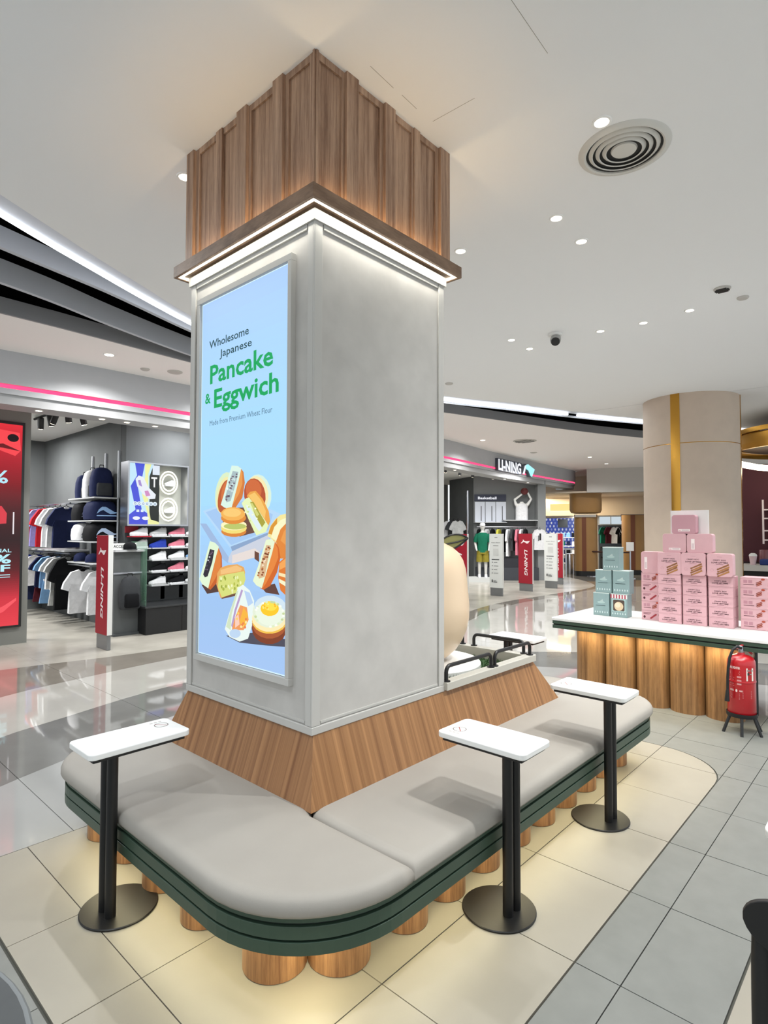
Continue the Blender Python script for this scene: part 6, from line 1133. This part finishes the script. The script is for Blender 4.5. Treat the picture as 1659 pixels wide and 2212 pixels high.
# ------------------------------------------------------------------ far hall beyond the shop corner
E2 = Vector((.386, -.923, 0)); N2 = Vector((-.923, -.386, 0)); O2 = Vector((21.8, 11.2, 0)); A2z = math.atan2(E2.y, E2.x)
def F2(s, n, z): return O2+E2*s+N2*n+Vector((0, 0, z))
def fbox(mb, s0, s1, n0, n1, z0, z1): mb.grid([[tuple(F2(s, n, z)) for s, n in ((s0, n1), (s1, n1), (s1, n0), (s0, n0))] for z in (z0, z1)])
mb = MB(); fbox(mb, -4, 9, -1.6, -1.4, 0, 3.8); struct('wall_hall', mb, mat('hall_cream', 'cbbfae', .8))
mb = MB(); fbox(mb, -3, 9, -.1, .1, 2.22, 3.8); struct('wall_bulkhead', mb, mat('hall_cream2', 'c9baa6', .8))
mb = MB(); fbox(mb, 1.75, 8, 2.9, 3.05, 2.95, 3.8); struct('wall_beam', mb, mat('beam_grey', 'c4c1bb', .8))
mb = MB(); fbox(mb, -3, 8, 0, 3.0, 2.95, 3.0); struct('ceiling_hall', mb, mat('hall_ceiling', 'd8cbb8', .9))
area(F2(1.2, .9, 2.93), .6, 3, 90, (1, .86, .62)); area(F2(1.2, -.7, 2.2), 4, .5, 110, (.9, .96, 1))
def fthing(n, s, nn, label, cat): return thing(n, label, cat, F2(s, nn, 0))
bk_ = fthing('patterned_backdrop', .5, -1, 'blue and white patterned shop backdrop in the far hall', 'panel')
mb = MB(); fbox(mb, -.3, 1.5, -1.38, -1.3, 0, 2.15); mb.build('board', M_white, bk_)
A = Art(F2(-.3, -1.29, 0), E2, (0, 0, 1), N2, .002); A.rect(0, 1.8, .9, 2.15, '4a5ec0')
for i in range(12):
    for j in range(9): A.ell(.08+.15*i+.05*(j % 2), .97+.14*j, .035, .055, random.choice(['dfe6ff', '8fa0e8', 'f4f6ff']), 6)
A.build('pattern', print_mat('lit_pattern', .6), bk_)
ks = fthing('merchandise_shelf', .6, -.7, 'white shelves of small goods before the blue pattern', 'shelf')
for z in (1.35, 1.0, .65, .3):
    mb = MB(); fbox(mb, -.2, 1.35, -1.0, -.6, z-.03, z); mb.build('shelf', M_white, ks)
random.seed(4)
for k, z in enumerate((1.35, 1.0, .65, .3)):
    for j in range(7):
        c = random.choice(['white', 'black', 'navy', 'sky', 'green', 'grey']); mb = MB(); s_ = -.15+.21*j; mb.obox(F2(s_+.08, -.75, z+.09), .075, .06, .09, A2z)
        tag(mb.build('boxed_goods', CL[c], bevel=.015), '%s packed item, %s far white shelf, %s from the left' % (c, ('top', 'second', 'third', 'lowest')[k], ('first', 'second', 'third', 'fourth', 'fifth', 'sixth', 'seventh')[j]), 'goods', 'goods on the far white shelves')
hp_ = fthing('shop_banner', .15, -1.1, 'dark caps board hanging by the blue pattern', 'board'); mb = MB(); fbox(mb, .55, .95, -1.0, -.95, 1.75, 2.1); mb.build('board', M_blackp, hp_)
for k, (s, c, t) in enumerate(((2.35, 'green', 'green top at the left of the far clothes shop'), (2.55, 'maroon', 'dark red top in the far clothes shop'), (2.8, 'white', 'white shirt facing front in the far clothes shop'), (3.02, 'black', 'black shirt facing front in the far clothes shop'), (3.22, 'navy', 'navy top at the right of the far clothes shop'), (3.38, 'charcoal', 'dark grey top furthest right in the far clothes shop'))):
    p = F2(s, -.8, 1.78); hang(p.x, p.y, p.z, A2z+(0 if k in (2, 3) else rad(35)), c, t, 'clothes in the far shop', .72, .95)
rod('clothes_rail', F2(2.2, -.8, 1.84), F2(3.55, -.8, 1.84), .02, M_steel, 'clothes rail in the far clothes shop')
wf = fthing('shop_windows', 2.8, -1.3, 'pale lit panels above the far clothes rail', 'panel')
for k in range(3): mb = MB(); fbox(mb, 2.2+.46*k, 2.62+.46*k, -1.38, -1.3, 1.9, 2.2); mb.build('panel', emis('pale_lit', 'dbe8f0', .8), wf)
mb = MB(); fbox(mb, 2.15, 3.6, -1.38, -1.3, .0, 1.86); mb.build('dark_panel', M_shopwall, wf)
dk = fthing('display_table', 2.6, .2, 'dark slatted display tables before the far clothes shop', 'table')
for z in (.95, .55, .12): mb = MB(); fbox(mb, 2.2, 4.3, -.2, .3, z, z+.05); mb.build('shelf', M_blackp, dk)
for s in (2.2, 2.9, 3.6, 4.25): mb = MB(); fbox(mb, s, s+.05, -.2, .3, 0, .95); mb.build('leg', M_blackp, dk)
sb = fthing('far_sign', 3.4, .5, 'dark blue hanging shop sign in the far hall', 'sign'); mb = MB(); fbox(mb, 2.95, 4.05, .5, .6, 2.0, 2.24); mb.build('board', mat('sign_blue', '141a38', .4), sb)
yb_ = fthing('far_lit_sign', .3, .8, 'glowing yellow sign panel in the far hall', 'sign'); mb = MB(); fbox(mb, .42, 1.5, 1.5, 1.6, 2.38, 2.62); mb.build('panel', emis('amber', 'ffdc90', 1.1), yb_)
def ochre(px, py, w, label, cap_=True):
    t = thing('ochre_column', label, 'column', (px, py, 0), None, A2z)
    mb = MB(); mb.loft([(.18, w, w, 0, 0), (2.2, w, w, 0, 0)], 40, .6); mb.build('shaft', M_goldcol, t, local=True, smooth=True)
    mb = MB(); mb.loft([(0, w*1.02, w*1.02, 0, 0), (.18, w*1.02, w*1.02, 0, 0)], 40, .6); mb.build('plinth', M_blackp, t, local=True, smooth=True)
    mb = MB(); mb.box(-.13*w/.42, .02, -w-.012, -w+.05, .18, 2.2); mb.build('dark_strip', mat('rust_strip', '6d3a1c', .5), t, local=True)
    if cap_:
        mb = MB(); mb.loft([(2.24, w*1.0, w*1.0, 0, 0), (2.27, w*1.28, w*1.28, 0, 0), (2.36, w*1.38, w*1.38, 0, 0), (2.96, w*1.38, w*1.38, 0, 0)], 40, .55); mb.build('capital', M_goldcol, t, local=True, smooth=True)
        mb = MB(); mb.box(-w*.9, w*.9, -w-.03, -w-.01, 2.10, 2.2); mb.build('sign_band', mat('sign_pale', 'b3aea6', .5), t, local=True)
ochre(20.45, 8.8, .40, 'ochre clad column with a swollen square head in the far hall'); ochre(22.3, 7.75, .42, 'second ochre column half hidden by the round column', False)
mb = MB(); mb.lathe([(.17, 0), (.17, .72), (.15, .76)], (20.75, 9.55, 0), 24); tag(mb.build('litter_bin', M_steel, smooth=True), 'steel cylinder litter bin beside the ochre column', 'bin')
def stanchion(x, y, label):
    t = thing('stanchion', label, 'barrier', (x, y, 0), 'queue posts in the far hall'); mb = MB(); mb.lathe([(.17, 0), (.17, .02), (.03, .04)], (x, y, 0), 20); mb.build('base', M_steel, t, smooth=True); mb = MB(); mb.lathe([(.028, .03), (.028, .92)], (x, y, 0), 12); mb.build('post', M_steel, t, smooth=True); return t
st0 = stanchion(20.2, 8.5, 'steel queue post before the ochre column'); stanchion(20.2, 7.15, 'steel queue post with a notice, beside the teal boxes')
mb = MB(); mb.tube([(20.2, 8.5, .88), (20.2, 7.8, .86), (20.2, 7.15, .88)], .03, 6); tag(mb.build('belt', mat('belt_brown', '3a2018', .8)), 'dark belt strung between the steel queue posts', 'belt')
mb = MB(); mb.obox((20.2, 7.15, 1.08), .12, .01, .15, A2z); tag(mb.build('notice', M_white), 'small white notice on top of the right queue post', 'sign')

# ------------------------------------------------------------------ burgundy kiosk behind the round column
M_burg = mat('burgundy', '4a1420', .6)
mb = MB(); mb.box(14.2, 14.3, .2, 3.4, 0, 3.0); struct('wall_kiosk', mb, M_burg)
kc = thing('kiosk_counter', 'white topped dark kiosk counter at the right edge', 'counter', (13, 2, 0)); mb = MB(); mb.box(12.75, 13.35, .6, 3.0, .86, .97); mb.build('counter_top', mat('kiosk_top', 'c9c6c0', .4), kc); mb = MB(); mb.box(12.8, 13.3, .65, 2.95, 0, .86); mb.build('base', M_blackp, kc)
kr = thing('kiosk_shelves', 'pale edged shelf frame on the burgundy kiosk wall', 'shelf', (14, 2, 0))
for z in (2.05, 1.87, 1.62, 1.43): mb = MB(); mb.box(13.95, 14.2, .9, 2.28, z-.015, z+.012); mb.build('shelf', M_lid, kr)
mb = MB(); mb.box(13.93, 13.96, 2.26, 2.29, 1.35, 2.25); mb.build('upright', M_lid, kr)
for k, (y, z, c, w_, lab) in enumerate(((2.06, 1.88, 'e8e6e0', .2, 'white packet on the upper shelf of the burgundy kiosk'), (2.02, 1.64, 'e0c040', .2, 'yellow packet on the middle shelf of the burgundy kiosk'), (2.07, 1.445, 'cfc07a', .22, 'tan packet on the lower shelf of the burgundy kiosk'), (1.98, 2.065, 'e6cf80', .16, 'cream packet on the top shelf of the burgundy kiosk'))):
    mb = MB(); mb.box(13.98, 14.06, y-w_/2, y+w_/2, z, z+.13); tag(mb.build('packet', mat('packet_'+c, c, .5), bevel=.01), lab, 'packet', 'packets on the kiosk shelves')
cu = thing('cup', 'clear pink cup standing on the kiosk counter', 'cup', (12.9, 2.28, .97)); mb = MB(); mb.lathe([(.045, 0), (.065, .16), (.07, .165)], (0, 0, 0), 18); mb.build('cup_body', mat('cup_pink', 'e0c4c8', .3), cu, local=True, smooth=True); mb = MB(); mb.lathe([(.07, .165), (.06, .2), (.03, .22)], (0, 0, 0), 18); mb.build('dome', M_white, cu, local=True, smooth=True)
mb = MB(); mb.box(12.85, 13.15, 1.85, 2.17, .97, 1.08); tag(mb.build('tray', mat('tray_blue', '1d3576', .5), bevel=.02), 'blue tray box on the kiosk counter', 'tray')
for k, y in enumerate((2.2, 2.0)): mb = MB(); mb.lathe([(.1, 0), (.1, .25), (.09, .27)], (13.6, y, .97), 16); tag(mb.build('jar', mat('jar_rose', '7a4a50', .3), smooth=True), '%s dark rose jar behind the kiosk counter' % ('left', 'right')[k], 'jar', 'jars behind the kiosk counter'); mb = MB()
mb = MB(); mb.box(13.45, 14.15, .6, 2.9, .0, .97); tag(mb.build('back_counter', M_blackp), 'dark back counter carrying the rose jars', 'counter')
kb = thing('kiosk_canopy', 'round brass ceiling canopy over the burgundy kiosk', 'canopy', (13.4, 1.2, 3.2))
for r_, z0, z1 in ((1.5, 3.42, 3.5), (1.42, 3.22, 3.42), (1.5, 3.12, 3.22)):
    mb = MB(); mb.lathe([(r_-.05, z0), (r_, z0), (r_, z1), (r_-.05, z1)], (13.4, 1.2, 0), 48, cap=False); mb.build('brass_band', M_gold, kb, smooth=True)
mb = MB(); mb.lathe([(1.3, 3.2), (1.3, 3.24)], (13.4, 1.2, 0), 40); mb.build('canopy_disc', mat('canopy_brown', '3a2c22', .7), kb)
mb = MB(); mb.tube([(12.6, 2.5, 2.9), (13.3, 2.25, 2.86), (14.0, 1.0, 2.7)], .06, 6); tag(mb.build('light_beam', LED_w), 'bright white light beam above the kiosk shelves', 'light')
